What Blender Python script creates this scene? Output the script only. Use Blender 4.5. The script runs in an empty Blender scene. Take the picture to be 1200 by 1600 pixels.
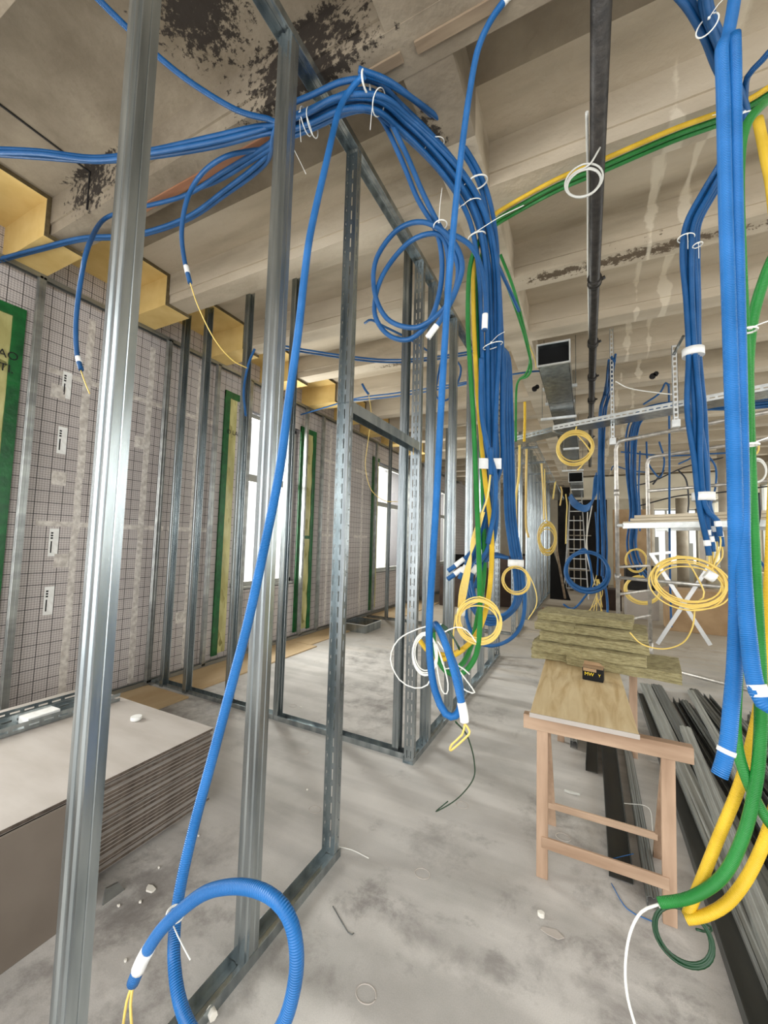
import bpy, bmesh, math, random
from mathutils import Vector, Matrix
random.seed(7)
PI = math.pi
col = bpy.context.scene.collection
sc = bpy.context.scene

# ------------------------------------------------------------------ camera
F = 632.0; EYE = Vector((0, 0, 1.55))
pitch, roll, yaw = map(math.radians, (4.07, 1.53, 26.8))
fw = Vector((-math.sin(yaw)*math.cos(pitch), math.cos(yaw)*math.cos(pitch), math.sin(pitch)))
r0 = Vector((math.cos(yaw), math.sin(yaw), 0)); u0 = r0.cross(fw)
rt = r0*math.cos(roll)+u0*math.sin(roll); up = u0*math.cos(roll)-r0*math.sin(roll)
cd = bpy.data.cameras.new('camera'); cam = bpy.data.objects.new('camera', cd); col.objects.link(cam)
cd.sensor_fit = 'VERTICAL'; cd.sensor_height = 36; cd.lens = F/1600*36; cd.clip_start = 0.02; cd.clip_end = 200
cam.matrix_world = Matrix(((rt.x, up.x, -fw.x, EYE.x), (rt.y, up.y, -fw.y, EYE.y), (rt.z, up.z, -fw.z, EYE.z), (0, 0, 0, 1)))
sc.camera = cam

# ------------------------------------------------------------------ world, daylight, fill light, exposure
w = bpy.data.worlds.new('sky'); sc.world = w; w.use_nodes = True
bg = w.node_tree.nodes['Background']; bg.inputs[0].default_value = (0.97, 0.98, 1.0, 1); bg.inputs[1].default_value = 1.3
sc.view_settings.view_transform = 'Standard'; sc.view_settings.look = 'None'
sc.view_settings.gamma = 1; sc.view_settings.use_curve_mapping = False
sc.view_settings.exposure = 0.38

def area(name, loc, direction, sx, sy, power, color=(1, .99, .97)):
    l = bpy.data.lights.new(name, 'AREA'); l.shape = 'RECTANGLE'; l.size = sx; l.size_y = sy
    l.energy = power; l.color = color
    o = bpy.data.objects.new(name, l); col.objects.link(o); o.location = loc
    o.rotation_euler = Vector(direction).to_track_quat('-Z', 'Y').to_euler()
    return o
area('fill_front', (0.4, -2.6, 2.0), (0.0, 1, -.16), 6, 3.0, 150)  # added fill lamp behind the viewpoint to brighten the interior, no window modelled there
area('daylight_window', (-5.0, .35, 2.1), (1, 0.05, -.2), 1.2, 2.4, 200)
area('daylight_window', (-5.0, 4.4, 2.1), (1, 0, -.2), 1.3, 2.4, 260)
area('daylight_window', (-5.0, 8.7, 2.1), (1, 0, -.2), 1.3, 2.4, 220)
area('daylight_window', (-5.0, 12.9, 2.1), (1, 0, -.2), 1.3, 2.4, 160)
area('daylight_right', (4.9, 5.5, 2.1), (-1, 0, -.25), 8, 2.2, 170)
area('daylight_right', (4.9, 14.5, 2.1), (-1, 0, -.1), 7, 2.2, 190)

# ------------------------------------------------------------------ photo survey: a sight line cut by a real plane
def at(px, py, x=None, y=None, z=None):
    d = fw*F+rt*(px-600)+up*(800-py)
    if x is not None: t = x/d.x
    elif y is not None: t = y/d.y
    else: t = (z-EYE.z)/d.z
    return EYE+d*t

# ------------------------------------------------------------------ materials
def lin(c): return tuple(((v/255)/12.92 if v/255 <= .04045 else ((v/255+.055)/1.055)**2.4) for v in c)
def newmat(name):
    m = bpy.data.materials.new(name); m.use_nodes = True
    nt = m.node_tree; return m, nt, nt.nodes['Principled BSDF']
def N(nt, typ, **kw):
    n = nt.nodes.new(typ)
    for k, v in kw.items():
        if k.startswith('i_'):
            key = k[2:]; n.inputs[int(key) if key.isdigit() else key.replace('_', ' ')].default_value = v
        else: setattr(n, k, v)
    return n
def ramp(nt, stops):
    r = nt.nodes.new('ShaderNodeValToRGB'); e = r.color_ramp.elements
    while len(e) < len(stops): e.new(.5)
    for q, (p, c) in zip(e, stops): q.position = p; q.color = (*c, 1)
    return r
def noisy(name, c1, c2, scale=8, rough=.8, metal=0, bump=0, bscale=60, stretch=None, detail=6, lo=.35, hi=.65):
    m, nt, b = newmat(name); L = nt.links
    tc = N(nt, 'ShaderNodeTexCoord'); src = tc.outputs['Object']
    if stretch:
        mp = N(nt, 'ShaderNodeMapping'); mp.inputs['Scale'].default_value = stretch; L.new(src, mp.inputs[0]); src = mp.outputs[0]
    n = N(nt, 'ShaderNodeTexNoise', i_Scale=scale, i_Detail=detail); L.new(src, n.inputs['Vector'])
    r = ramp(nt, [(lo, lin(c1)), (hi, lin(c2))]); L.new(n.outputs[0], r.inputs[0]); L.new(r.outputs[0], b.inputs['Base Color'])
    b.inputs['Roughness'].default_value = rough; b.inputs['Metallic'].default_value = metal
    if bump:
        n2 = N(nt, 'ShaderNodeTexNoise', i_Scale=bscale, i_Detail=4); L.new(src, n2.inputs['Vector'])
        bp = N(nt, 'ShaderNodeBump', i_Strength=bump, i_Distance=.01); L.new(n2.outputs[0], bp.inputs['Height']); L.new(bp.outputs[0], b.inputs['Normal'])
    return m
def plain(name, c, rough=.6, metal=0):
    m, nt, b = newmat(name); b.inputs['Base Color'].default_value = (*lin(c), 1)
    b.inputs['Roughness'].default_value = rough; b.inputs['Metallic'].default_value = metal
    return m
def conduit_mat(name, c, rough=.42):
    m, nt, b = newmat(name); L = nt.links
    b.inputs['Base Color'].default_value = (*lin(c), 1); b.inputs['Roughness'].default_value = rough
    uv = N(nt, 'ShaderNodeUVMap'); sp = N(nt, 'ShaderNodeSeparateXYZ'); L.new(uv.outputs[0], sp.inputs[0])
    mu = N(nt, 'ShaderNodeMath', operation='MULTIPLY'); mu.inputs[1].default_value = 2*PI/.0042; L.new(sp.outputs[0], mu.inputs[0])
    sn = N(nt, 'ShaderNodeMath', operation='SINE'); L.new(mu.outputs[0], sn.inputs[0])
    bp = N(nt, 'ShaderNodeBump', i_Strength=.55, i_Distance=.0012); L.new(sn.outputs[0], bp.inputs['Height']); L.new(bp.outputs[0], b.inputs['Normal'])
    n = N(nt, 'ShaderNodeTexNoise', i_Scale=9.0); 
    tc = N(nt, 'ShaderNodeTexCoord'); L.new(tc.outputs['Object'], n.inputs['Vector'])
    a = lin(c); r = ramp(nt, [(.35, tuple(v*.86 for v in a)), (.7, tuple(min(1, v*1.1+.012) for v in a))])
    L.new(n.outputs[0], r.inputs[0]); L.new(r.outputs[0], b.inputs['Base Color'])
    return m
M = {}
M['steel'] = noisy('galvanised_steel', (140, 149, 152), (186, 193, 194), 16, .27, .92, .04, 90, (1, 1, .12))
M['steel_dull'] = noisy('dull_galvanised_steel', (134, 136, 134), (168, 170, 166), 10, .36, .8, .05, 90, (1, .12, 1))
M['steel_dark'] = noisy('dark_steel', (92, 96, 96), (122, 126, 124), 10, .4, .75)
M['prof_pale'] = noisy('dusty_pale_profile_steel', (146, 148, 143), (172, 173, 167), 8, .5, .3, stretch=(1, .1, 1))
M['prof_mid'] = noisy('dusty_profile_steel', (98, 101, 99), (128, 130, 126), 8, .45, .4, stretch=(1, .1, 1))
M['prof_dark'] = noisy('dusty_dark_profile_steel', (62, 65, 64), (88, 90, 87), 8, .45, .4, stretch=(1, .1, 1))
M['steel_bright'] = noisy('bright_zinc', (205, 208, 208), (228, 230, 228), 14, .42, .6)
M['tube'] = noisy('scaffold_tube', (168, 164, 158), (205, 200, 192), 18, .4, .6)
M['blue'] = conduit_mat('blue_corrugated_plastic', (3, 84, 143))
M['bluel'] = conduit_mat('light_blue_corrugated_plastic', (8, 102, 172))
M['green'] = conduit_mat('green_corrugated_plastic', (24, 128, 48))
M['yellow'] = conduit_mat('yellow_corrugated_plastic', (232, 190, 44))
M['ywire'] = plain('yellow_wire', (230, 200, 108), .45)
M['wwire'] = plain('white_wire', (235, 235, 228), .45)
M['gwire'] = plain('dark_green_wire', (22, 62, 36), .4)
M['kwire'] = plain('black_cable', (24, 26, 34), .5)
M['label'] = noisy('white_label', (232, 232, 228), (245, 245, 242), 30, .6)
M['tie'] = plain('white_nylon', (238, 238, 232), .5)
M['clear'] = plain('translucent_hose', (205, 205, 198), .25)
M['yins'] = noisy('yellow_foam_insulation', (214, 182, 112), (226, 197, 130), 5, .9, 0, .1, 200)
M['edge'] = noisy('insulation_edge', (84, 72, 48), (110, 96, 66), 20, .9)
M['gyp'] = noisy('gypsum_board_paper', (176, 168, 160), (188, 181, 174), 3, .9, stretch=(1, 3, 1))
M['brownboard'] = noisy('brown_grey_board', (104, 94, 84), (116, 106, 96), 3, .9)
M['gypcore'] = noisy('gypsum_board_edge', (72, 62, 54), (104, 92, 82), 30, .9)
M['wood'] = noisy('trestle_pine', (150, 122, 98), (200, 170, 144), 9, .75, 0, .1, 60, (1, 1, .15))
M['woodh'] = noisy('trestle_pine_rail', (152, 124, 100), (202, 174, 148), 9, .75, 0, .1, 60, (.15, 1, 1))
M['lath'] = noisy('old_formwork_wood', (122, 104, 84), (160, 142, 118), 12, .9, stretch=(.15, 1, 1))
M['lathr'] = noisy('reddish_formwork_wood', (142, 96, 68), (170, 126, 96), 9, .9, stretch=(.15, 1, 1))
M['plyw'] = noisy('floor_plywood', (176, 150, 112), (200, 176, 140), 3, .8, stretch=(1, .3, 1))
M['black'] = plain('black_interior', (10, 10, 11), .9)
M['pipe'] = noisy('black_cast_iron', (34, 32, 30), (58, 54, 50), 20, .45, .1, .2, 60)
M['green_tape'] = noisy('green_sealing_tape', (10, 74, 34), (20, 100, 46), 12, .35, 0, .3, 30)
M['film'] = noisy('yellow_vapour_film', (166, 160, 104), (204, 198, 140), 6, .25, 0, .8, 14, (1, 1, .4))
M['silver'] = noisy('silver_tape', (186, 178, 170), (222, 216, 208), 25, .35, .05, .5, 50)
M['ink'] = plain('black_ink', (18, 18, 20), .7)
M['white_pvc'] = plain('grey_white_window_frame', (158, 158, 152), .45)
M['render'] = noisy('far_wall_plaster', (206, 196, 174), (220, 211, 190), 2, .9)
M['card'] = noisy('cardboard', (152, 124, 92), (174, 146, 112), 3, .9)
M['carddark'] = noisy('dark_brown_board', (52, 38, 32), (70, 54, 44), 4, .8)
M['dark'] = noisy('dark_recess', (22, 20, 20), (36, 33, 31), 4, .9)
M['column'] = noisy('concrete_column', (150, 140, 124), (172, 162, 146), 4, .9)
M['plank'] = noisy('scaffold_plank', (188, 174, 150), (212, 200, 178), 4, .8, stretch=(.2, 1, 1))
M['alu'] = plain('aluminium', (196, 196, 194), .38, .7)
M['plaster'] = plain('plaster_chip', (226, 222, 212), .9)
M['yprint'] = plain('yellow_print', (236, 206, 40), .5)

def concrete_ceiling():
    m, nt, b = newmat('ribbed_concrete'); L = nt.links
    g = N(nt, 'ShaderNodeTexCoord').outputs['Object']
    big = N(nt, 'ShaderNodeTexNoise', i_Scale=1.6, i_Detail=7, i_Roughness=.62); L.new(g, big.inputs['Vector'])
    bare = ramp(nt, [(.3, lin((112, 100, 82))), (.52, lin((140, 128, 110))), (.72, lin((160, 148, 128)))]); L.new(big.outputs[0], bare.inputs[0])
    mp = N(nt, 'ShaderNodeMapping'); mp.inputs['Scale'].default_value = (.5, 2.6, 2.6); L.new(g, mp.inputs[0])
    n2 = N(nt, 'ShaderNodeTexNoise', i_Scale=1.5, i_Detail=5); L.new(mp.outputs[0], n2.inputs['Vector'])
    pnt = ramp(nt, [(.25, lin((150, 138, 118))), (.5, lin((188, 175, 154))), (.75, lin((204, 192, 172)))]); L.new(n2.outputs[0], pnt.inputs[0])
    sp = N(nt, 'ShaderNodeSeparateXYZ'); L.new(g, sp.inputs[0])
    ed = N(nt, 'ShaderNodeMath', operation='GREATER_THAN'); ed.inputs[1].default_value = 1.99; L.new(sp.outputs[1], ed.inputs[0])
    mix = N(nt, 'ShaderNodeMixRGB'); L.new(ed.outputs[0], mix.inputs[0]); L.new(bare.outputs[0], mix.inputs[1]); L.new(pnt.outputs[0], mix.inputs[2])
    # leftover bitumen, worn patches with a shape of their own
    n3 = N(nt, 'ShaderNodeTexNoise', i_Scale=22.0, i_Detail=8, i_Roughness=.75); L.new(g, n3.inputs['Vector'])
    last = mix.outputs[0]
    for (cx, cy, sx, sy) in ((-1.62, 1.10, .34, .34), (-1.20, 1.40, .55, .09), (-1.0, 1.72, .2, .16), (-2.95, 1.36, .45, .05), (-1.5, 1.56, .45, .07), (-0.75, 1.9, .12, .22), (.35, 3.37, .9, .09), (1.35, 3.38, .5, .09), (-.2, 3.36, .35, .08), (-1.9, 4.36, .6, .08)):
        mm = N(nt, 'ShaderNodeMapping'); mm.inputs['Location'].default_value = (-cx/sx, -cy/sy, 0); mm.inputs['Scale'].default_value = (1/sx, 1/sy, 0); L.new(g, mm.inputs[0])
        ln = N(nt, 'ShaderNodeVectorMath', operation='LENGTH'); L.new(mm.outputs[0], ln.inputs[0])
        a = N(nt, 'ShaderNodeMath', operation='MULTIPLY_ADD'); a.inputs[1].default_value = -.32; a.inputs[2].default_value = .30; L.new(ln.outputs['Value'], a.inputs[0])
        s = N(nt, 'ShaderNodeMath', operation='ADD'); L.new(a.outputs[0], s.inputs[0]); L.new(n3.outputs[0], s.inputs[1])
        gt = ramp(nt, [(.60, (0, 0, 0)), (.66, (1, 1, 1))]); L.new(s.outputs[0], gt.inputs[0])
        mx = N(nt, 'ShaderNodeMixRGB'); L.new(gt.outputs[0], mx.inputs[0]); L.new(last, mx.inputs[1]); mx.inputs[2].default_value = (*lin((46, 38, 30) if cy < 3 else (96, 82, 64)), 1)
        last = mx.outputs[0]
    # pale lime runs
    for sx_ in (.42, .62):
        mm = N(nt, 'ShaderNodeMapping'); mm.inputs['Scale'].default_value = (1, .25, 1); L.new(g, mm.inputs[0])
        nn = N(nt, 'ShaderNodeTexNoise', i_Scale=5.0, i_Detail=6); L.new(mm.outputs[0], nn.inputs['Vector'])
        d = N(nt, 'ShaderNodeMath', operation='SUBTRACT'); d.inputs[1].default_value = sx_; L.new(sp.outputs[0], d.inputs[0])
        ab = N(nt, 'ShaderNodeMath', operation='ABSOLUTE'); L.new(d.outputs[0], ab.inputs[0])
        k = N(nt, 'ShaderNodeMath', operation='MULTIPLY_ADD'); k.inputs[1].default_value = -4.5; L.new(ab.outputs[0], k.inputs[0]); L.new(nn.outputs[0], k.inputs[2])
        gt = ramp(nt, [(.38, (0, 0, 0)), (.44, (.75, .75, .75))]); L.new(k.outputs[0], gt.inputs[0])
        mx = N(nt, 'ShaderNodeMixRGB'); L.new(gt.outputs[0], mx.inputs[0]); L.new(last, mx.inputs[1]); mx.inputs[2].default_value = (*lin((222, 212, 192)), 1)
        last = mx.outputs[0]
    L.new(last, b.inputs['Base Color']); b.inputs['Roughness'].default_value = .92
    bp = N(nt, 'ShaderNodeBump', i_Strength=.35, i_Distance=.02); n5 = N(nt, 'ShaderNodeTexNoise', i_Scale=18.0, i_Detail=8); L.new(g, n5.inputs['Vector'])
    L.new(n5.outputs[0], bp.inputs['Height']); L.new(bp.outputs[0], b.inputs['Normal'])
    return m
M['ceil'] = concrete_ceiling()

def floor_mat():
    m, nt, b = newmat('concrete_screed'); L = nt.links
    g = N(nt, 'ShaderNodeTexCoord').outputs['Object']
    n1 = N(nt, 'ShaderNodeTexNoise', i_Scale=1.1, i_Detail=7, i_Roughness=.6); L.new(g, n1.inputs['Vector'])
    c = ramp(nt, [(.3, lin((170, 167, 161))), (.5, lin((196, 192, 187))), (.7, lin((208, 204, 199)))]); L.new(n1.outputs[0], c.inputs[0])
    n2 = N(nt, 'ShaderNodeTexNoise', i_Scale=5.0, i_Detail=9, i_Roughness=.72, i_Distortion=.25); L.new(g, n2.inputs['Vector'])
    n2b = N(nt, 'ShaderNodeTexNoise', i_Scale=.7, i_Detail=2); L.new(g, n2b.inputs['Vector'])
    mu = N(nt, 'ShaderNodeMath', operation='MULTIPLY'); L.new(n2.outputs[0], mu.inputs[0]); L.new(n2b.outputs[0], mu.inputs[1])
    st = ramp(nt, [(.27, (0, 0, 0)), (.40, (.62, .62, .62))]); L.new(mu.outputs[0], st.inputs[0])
    mx = N(nt, 'ShaderNodeMixRGB'); L.new(st.outputs[0], mx.inputs[0]); L.new(c.outputs[0], mx.inputs[1]); mx.inputs[2].default_value = (*lin((112, 106, 102)), 1)
    # trowel lines across the far part
    mp = N(nt, 'ShaderNodeMapping'); mp.inputs['Scale'].default_value = (.6, 5, 1); L.new(g, mp.inputs[0])
    n4 = N(nt, 'ShaderNodeTexNoise', i_Scale=1.2, i_Detail=6); L.new(mp.outputs[0], n4.inputs['Vector'])
    r4 = ramp(nt, [(.42, (.82, .82, .82)), (.6, (1.04, 1.04, 1.04))]); L.new(n4.outputs[0], r4.inputs[0])
    m2 = N(nt, 'ShaderNodeMixRGB', blend_type='MULTIPLY'); m2.inputs[0].default_value = .8; L.new(mx.outputs[0], m2.inputs[1]); L.new(r4.outputs[0], m2.inputs[2])
    n6 = N(nt, 'ShaderNodeTexNoise', i_Scale=260.0, i_Detail=2); L.new(g, n6.inputs['Vector'])
    r6 = ramp(nt, [(.3, (.88, .88, .88)), (.7, (1.06, 1.06, 1.06))]); L.new(n6.outputs[0], r6.inputs[0])
    m3 = N(nt, 'ShaderNodeMixRGB', blend_type='MULTIPLY'); m3.inputs[0].default_value = .8; L.new(m2.outputs[0], m3.inputs[1]); L.new(r6.outputs[0], m3.inputs[2])
    sy = N(nt, 'ShaderNodeSeparateXYZ'); L.new(g, sy.inputs[0])
    dm = N(nt, 'ShaderNodeMath', operation='MULTIPLY_ADD'); dm.inputs[1].default_value = .16; dm.inputs[2].default_value = -1.25; L.new(sy.outputs[1], dm.inputs[0])
    ds = N(nt, 'ShaderNodeMath', operation='ADD'); L.new(dm.outputs[0], ds.inputs[0]); L.new(n4.outputs[0], ds.inputs[1])
    dr = ramp(nt, [(.05, (0, 0, 0)), (.6, (.75, .75, .75))]); L.new(ds.outputs[0], dr.inputs[0])
    dx = N(nt, 'ShaderNodeMixRGB'); L.new(dr.outputs[0], dx.inputs[0]); L.new(m3.outputs[0], dx.inputs[1]); dx.inputs[2].default_value = (*lin((150, 136, 114)), 1)
    last = dx.outputs[0]
    for (cx, cy, sx, sy) in ((.02, 1.72, .42, .20), (-.55, 1.62, .5, .12), (.2, 1.45, .3, .15), (-.75, 2.1, .3, .2), (-1.7, 1.3, .35, .5)):
        mm = N(nt, 'ShaderNodeMapping'); mm.inputs['Location'].default_value = (-cx/sx, -cy/sy, 0); mm.inputs['Scale'].default_value = (1/sx, 1/sy, 0); L.new(g, mm.inputs[0])
        ln = N(nt, 'ShaderNodeVectorMath', operation='LENGTH'); L.new(mm.outputs[0], ln.inputs[0])
        a = N(nt, 'ShaderNodeMath', operation='MULTIPLY_ADD'); a.inputs[1].default_value = -.22; a.inputs[2].default_value = .16; L.new(ln.outputs['Value'], a.inputs[0])
        s = N(nt, 'ShaderNodeMath', operation='ADD'); L.new(a.outputs[0], s.inputs[0]); L.new(n2.outputs[0], s.inputs[1])
        gt = ramp(nt, [(.48, (0, 0, 0)), (.66, (.42, .42, .42))]); L.new(s.outputs[0], gt.inputs[0])
        mx = N(nt, 'ShaderNodeMixRGB'); L.new(gt.outputs[0], mx.inputs[0]); L.new(last, mx.inputs[1]); mx.inputs[2].default_value = (*lin((118, 113, 110)), 1)
        last = mx.outputs[0]
    L.new(last, b.inputs['Base Color']); b.inputs['Roughness'].default_value = .72
    bp = N(nt, 'ShaderNodeBump', i_Strength=.25, i_Distance=.006); L.new(n2.outputs[0], bp.inputs['Height']); L.new(bp.outputs[0], b.inputs['Normal'])
    return m
M['floor'] = floor_mat()

def grid_board(ax, name='gridded_insulation_board'):
    m, nt, b = newmat(name); L = nt.links
    sp = N(nt, 'ShaderNodeSeparateXYZ'); L.new(N(nt, 'ShaderNodeTexCoord').outputs['Object'], sp.inputs[0])
    def lines(step, wd):
        res = []
        for o in (ax, 2):
            p = N(nt, 'ShaderNodeMath', operation='PINGPONG'); p.inputs[1].default_value = step/2; L.new(sp.outputs[o], p.inputs[0])
            c = N(nt, 'ShaderNodeMath', operation='LESS_THAN'); c.inputs[1].default_value = wd/2; L.new(p.outputs[0], c.inputs[0]); res.append(c)
        mx = N(nt, 'ShaderNodeMath', operation='MAXIMUM'); L.new(res[0].outputs[0], mx.inputs[0]); L.new(res[1].outputs[0], mx.inputs[1]); return mx
    fine, bold = lines(.02, .0022), lines(.10, .0058)
    n = N(nt, 'ShaderNodeTexNoise', i_Scale=6.0)
    base = ramp(nt, [(.35, lin((186, 178, 174))), (.65, lin((204, 196, 192)))]); L.new(n.outputs[0], base.inputs[0])
    a = N(nt, 'ShaderNodeMixRGB'); L.new(fine.outputs[0], a.inputs[0]); L.new(base.outputs[0], a.inputs[1]); a.inputs[2].default_value = (*lin((112, 106, 104)), 1)
    c = N(nt, 'ShaderNodeMixRGB'); L.new(bold.outputs[0], c.inputs[0]); L.new(a.outputs[0], c.inputs[1]); c.inputs[2].default_value = (*lin((48, 44, 44)), 1)
    L.new(c.outputs[0], b.inputs['Base Color']); b.inputs['Roughness'].default_value = .55
    return m
M['gridy'] = grid_board(1)
M['gridx'] = grid_board(0, 'gridded_board_across')

def wool_mat():
    m, nt, b = newmat('mineral_wool'); L = nt.links
    g = N(nt, 'ShaderNodeTexCoord').outputs['Object']
    mp = N(nt, 'ShaderNodeMapping'); mp.inputs['Scale'].default_value = (1, 1, 4); L.new(g, mp.inputs[0])
    n = N(nt, 'ShaderNodeTexNoise', i_Scale=26.0, i_Detail=10, i_Roughness=.75); L.new(mp.outputs[0], n.inputs['Vector'])
    r = ramp(nt, [(.3, lin((112, 104, 70))), (.5, lin((164, 154, 114))), (.7, lin((192, 182, 142)))]); L.new(n.outputs[0], r.inputs[0]); L.new(r.outputs[0], b.inputs['Base Color'])
    b.inputs['Roughness'].default_value = 1
    bp = N(nt, 'ShaderNodeBump', i_Strength=.9, i_Distance=.01); L.new(n.outputs[0], bp.inputs['Height']); L.new(bp.outputs[0], b.inputs['Normal'])
    return m
M['wool'] = wool_mat()
def ply_top():
    m, nt, b = newmat('stained_plywood_top'); L = nt.links
    g = N(nt, 'ShaderNodeTexCoord').outputs['Object']
    mp = N(nt, 'ShaderNodeMapping'); mp.inputs['Scale'].default_value = (14, 1.6, 1); L.new(g, mp.inputs[0])
    n = N(nt, 'ShaderNodeTexNoise', i_Scale=1.6, i_Detail=7, i_Distortion=.7); L.new(mp.outputs[0], n.inputs['Vector'])
    r = ramp(nt, [(.3, lin((196, 166, 118))), (.5, lin((220, 196, 152))), (.7, lin((232, 212, 172)))]); L.new(n.outputs[0], r.inputs[0])
    last = r.outputs[0]
    nn = N(nt, 'ShaderNodeTexNoise', i_Scale=16.0, i_Detail=6); L.new(g, nn.inputs['Vector'])
    for (cx, cy, sx, sy) in ((-.12, 2.52, .05, .10), (.02, 2.15, .22, .07), (-.05, 2.24, .1, .05)):
        mm = N(nt, 'ShaderNodeMapping'); mm.inputs['Location'].default_value = (-cx/sx, -cy/sy, 0); mm.inputs['Scale'].default_value = (1/sx, 1/sy, 0); L.new(g, mm.inputs[0])
        ln = N(nt, 'ShaderNodeVectorMath', operation='LENGTH'); L.new(mm.outputs[0], ln.inputs[0])
        a = N(nt, 'ShaderNodeMath', operation='MULTIPLY_ADD'); a.inputs[1].default_value = -.3; a.inputs[2].default_value = .40; L.new(ln.outputs['Value'], a.inputs[0])
        s = N(nt, 'ShaderNodeMath', operation='ADD'); L.new(a.outputs[0], s.inputs[0]); L.new(nn.outputs[0], s.inputs[1])
        gt = ramp(nt, [(.5, (0, 0, 0)), (.62, (.85, .85, .85))]); L.new(s.outputs[0], gt.inputs[0])
        mx = N(nt, 'ShaderNodeMixRGB'); L.new(gt.outputs[0], mx.inputs[0]); L.new(last, mx.inputs[1]); mx.inputs[2].default_value = (*lin((184, 134, 58)), 1)
        last = mx.outputs[0]
    L.new(last, b.inputs['Base Color']); b.inputs['Roughness'].default_value = .6
    return m
M['plytop'] = ply_top()
def glass_mat():
    m, nt, b = newmat('window_glass'); L = nt.links
    t = N(nt, 'ShaderNodeBsdfTransparent'); t.inputs[0].default_value = (.95, .96, .95, 1)
    g = N(nt, 'ShaderNodeBsdfGlossy'); g.inputs['Roughness'].default_value = .05
    mx = N(nt, 'ShaderNodeMixShader'); mx.inputs[0].default_value = .05; L.new(t.outputs[0], mx.inputs[1]); L.new(g.outputs[0], mx.inputs[2])
    L.new(mx.outputs[0], nt.nodes['Material Output'].inputs[0]); return m
M['glass'] = glass_mat()

# ------------------------------------------------------------------ mesh helpers
class MB:
    def __init__(s): s.v = []; s.f = []; s.uv = None
    def add(s, vs, fs):
        k = len(s.v); s.v += [tuple(v) for v in vs]; s.f += [tuple(i+k for i in f) for f in fs]; return s
    def box(s, x0, x1, y0, y1, z0, z1):
        vs = [(x, y, z) for x in (x0, x1) for y in (y0, y1) for z in (z0, z1)]
        return s.add(vs, [(0, 1, 3, 2), (4, 6, 7, 5), (0, 4, 5, 1), (2, 3, 7, 6), (0, 2, 6, 4), (1, 5, 7, 3)])
    def obox(s, o, a, b, c):                       # corner and three edge vectors
        o, a, b, c = map(Vector, (o, a, b, c))
        vs = [o+a*i+b*j+c*k for i in (0, 1) for j in (0, 1) for k in (0, 1)]
        return s.add(vs, [(0, 1, 3, 2), (4, 6, 7, 5), (0, 4, 5, 1), (2, 3, 7, 6), (0, 2, 6, 4), (1, 5, 7, 3)])
    def bar(s, p, q, wd, ht, upv=(0, 0, 1)):       # rectangular bar between two points
        p, q = Vector(p), Vector(q); d = (q-p).normalized(); sd = d.cross(Vector(upv))
        if sd.length < 1e-4: sd = d.cross(Vector((1, 0, 0)))
        sd.normalize(); uu = sd.cross(d)
        return s.obox(p-sd*wd/2-uu*ht/2, q-p, sd*wd, uu*ht)
    def prism(s, prof, o, ux, uy, ul):              # closed polygon swept along ul
        o, ux, uy, ul = map(Vector, (o, ux, uy, ul)); n = len(prof)
        a = [o+ux*x+uy*y for x, y in prof]; vs = a+[p+ul for p in a]
        fs = [(i, (i+1) % n, n+(i+1) % n, n+i) for i in range(n)]+[tuple(range(n))[::-1], tuple(range(n, 2*n))]
        return s.add(vs, fs)
    def tube(s, pts, r, seg=8, cap=True, uvs=False):
        pts = [Vector(p) for p in pts]; n = len(pts); T = []
        for i in range(n):
            t = pts[min(i+1, n-1)]-pts[max(i-1, 0)]; T.append(t.normalized() if t.length > 1e-9 else Vector((0, 0, 1)))
        nv = T[0].orthogonal().normalized(); k = len(s.v); us = [0.0]; R = []
        for i in range(n):
            nv = (nv-T[i]*nv.dot(T[i])); nv = nv.normalized() if nv.length > 1e-6 else T[i].orthogonal().normalized()
            bn = T[i].cross(nv); rr = r[i] if isinstance(r, (list, tuple)) else r
            for j in range(seg):
                a = 2*PI*j/seg; s.v.append(tuple(pts[i]+nv*math.cos(a)*rr+bn*math.sin(a)*rr))
            if i: us.append(us[-1]+(pts[i]-pts[i-1]).length)
        if uvs and s.uv is None: s.uv = {}
        for i in range(n-1):
            for j in range(seg):
                j2 = (j+1) % seg
                if uvs: s.uv[len(s.f)] = [(us[i], j/seg), (us[i], (j+1)/seg), (us[i+1], (j+1)/seg), (us[i+1], j/seg)]
                s.f.append((k+i*seg+j, k+i*seg+j2, k+(i+1)*seg+j2, k+(i+1)*seg+j))
        if cap:
            s.f.append(tuple(k+j for j in range(seg))[::-1]); s.f.append(tuple(k+(n-1)*seg+j for j in range(seg)))
        return s
    def build(s, name, m, parent=None, smooth=False, bevel=0):
        me = bpy.data.meshes.new(name); me.from_pydata(s.v, [], s.f)
        if s.uv:
            ul = me.uv_layers.new(name='UVMap')
            for fi, cs in s.uv.items():
                p = me.polygons[fi]
                for li, c in zip(p.loop_indices, cs): ul.data[li].uv = c
        bm = bmesh.new(); bm.from_mesh(me)
        bmesh.ops.recalc_face_normals(bm, faces=bm.faces); bm.to_mesh(me); bm.free()
        me.materials.append(M[m] if isinstance(m, str) else m)
        if smooth:
            for p in me.polygons: p.use_smooth = len(p.vertices) == 4
        o = bpy.data.objects.new(name, me); col.objects.link(o)
        if parent is not None: o.parent = parent
        if bevel:
            bv = o.modifiers.new('bevel', 'BEVEL'); bv.width = bevel; bv.segments = 2; bv.limit_method = 'ANGLE'
        return o
def tag(o, label=None, cat=None, group=None, kind=None):
    if label: o['label'] = label
    if cat: o['category'] = cat
    if group: o['group'] = group
    if kind: o['kind'] = kind
    return o
def empty(name, loc=(0, 0, 0)):
    o = bpy.data.objects.new(name, None); o.empty_display_size = .05; o.location = loc; col.objects.link(o); return o
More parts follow.
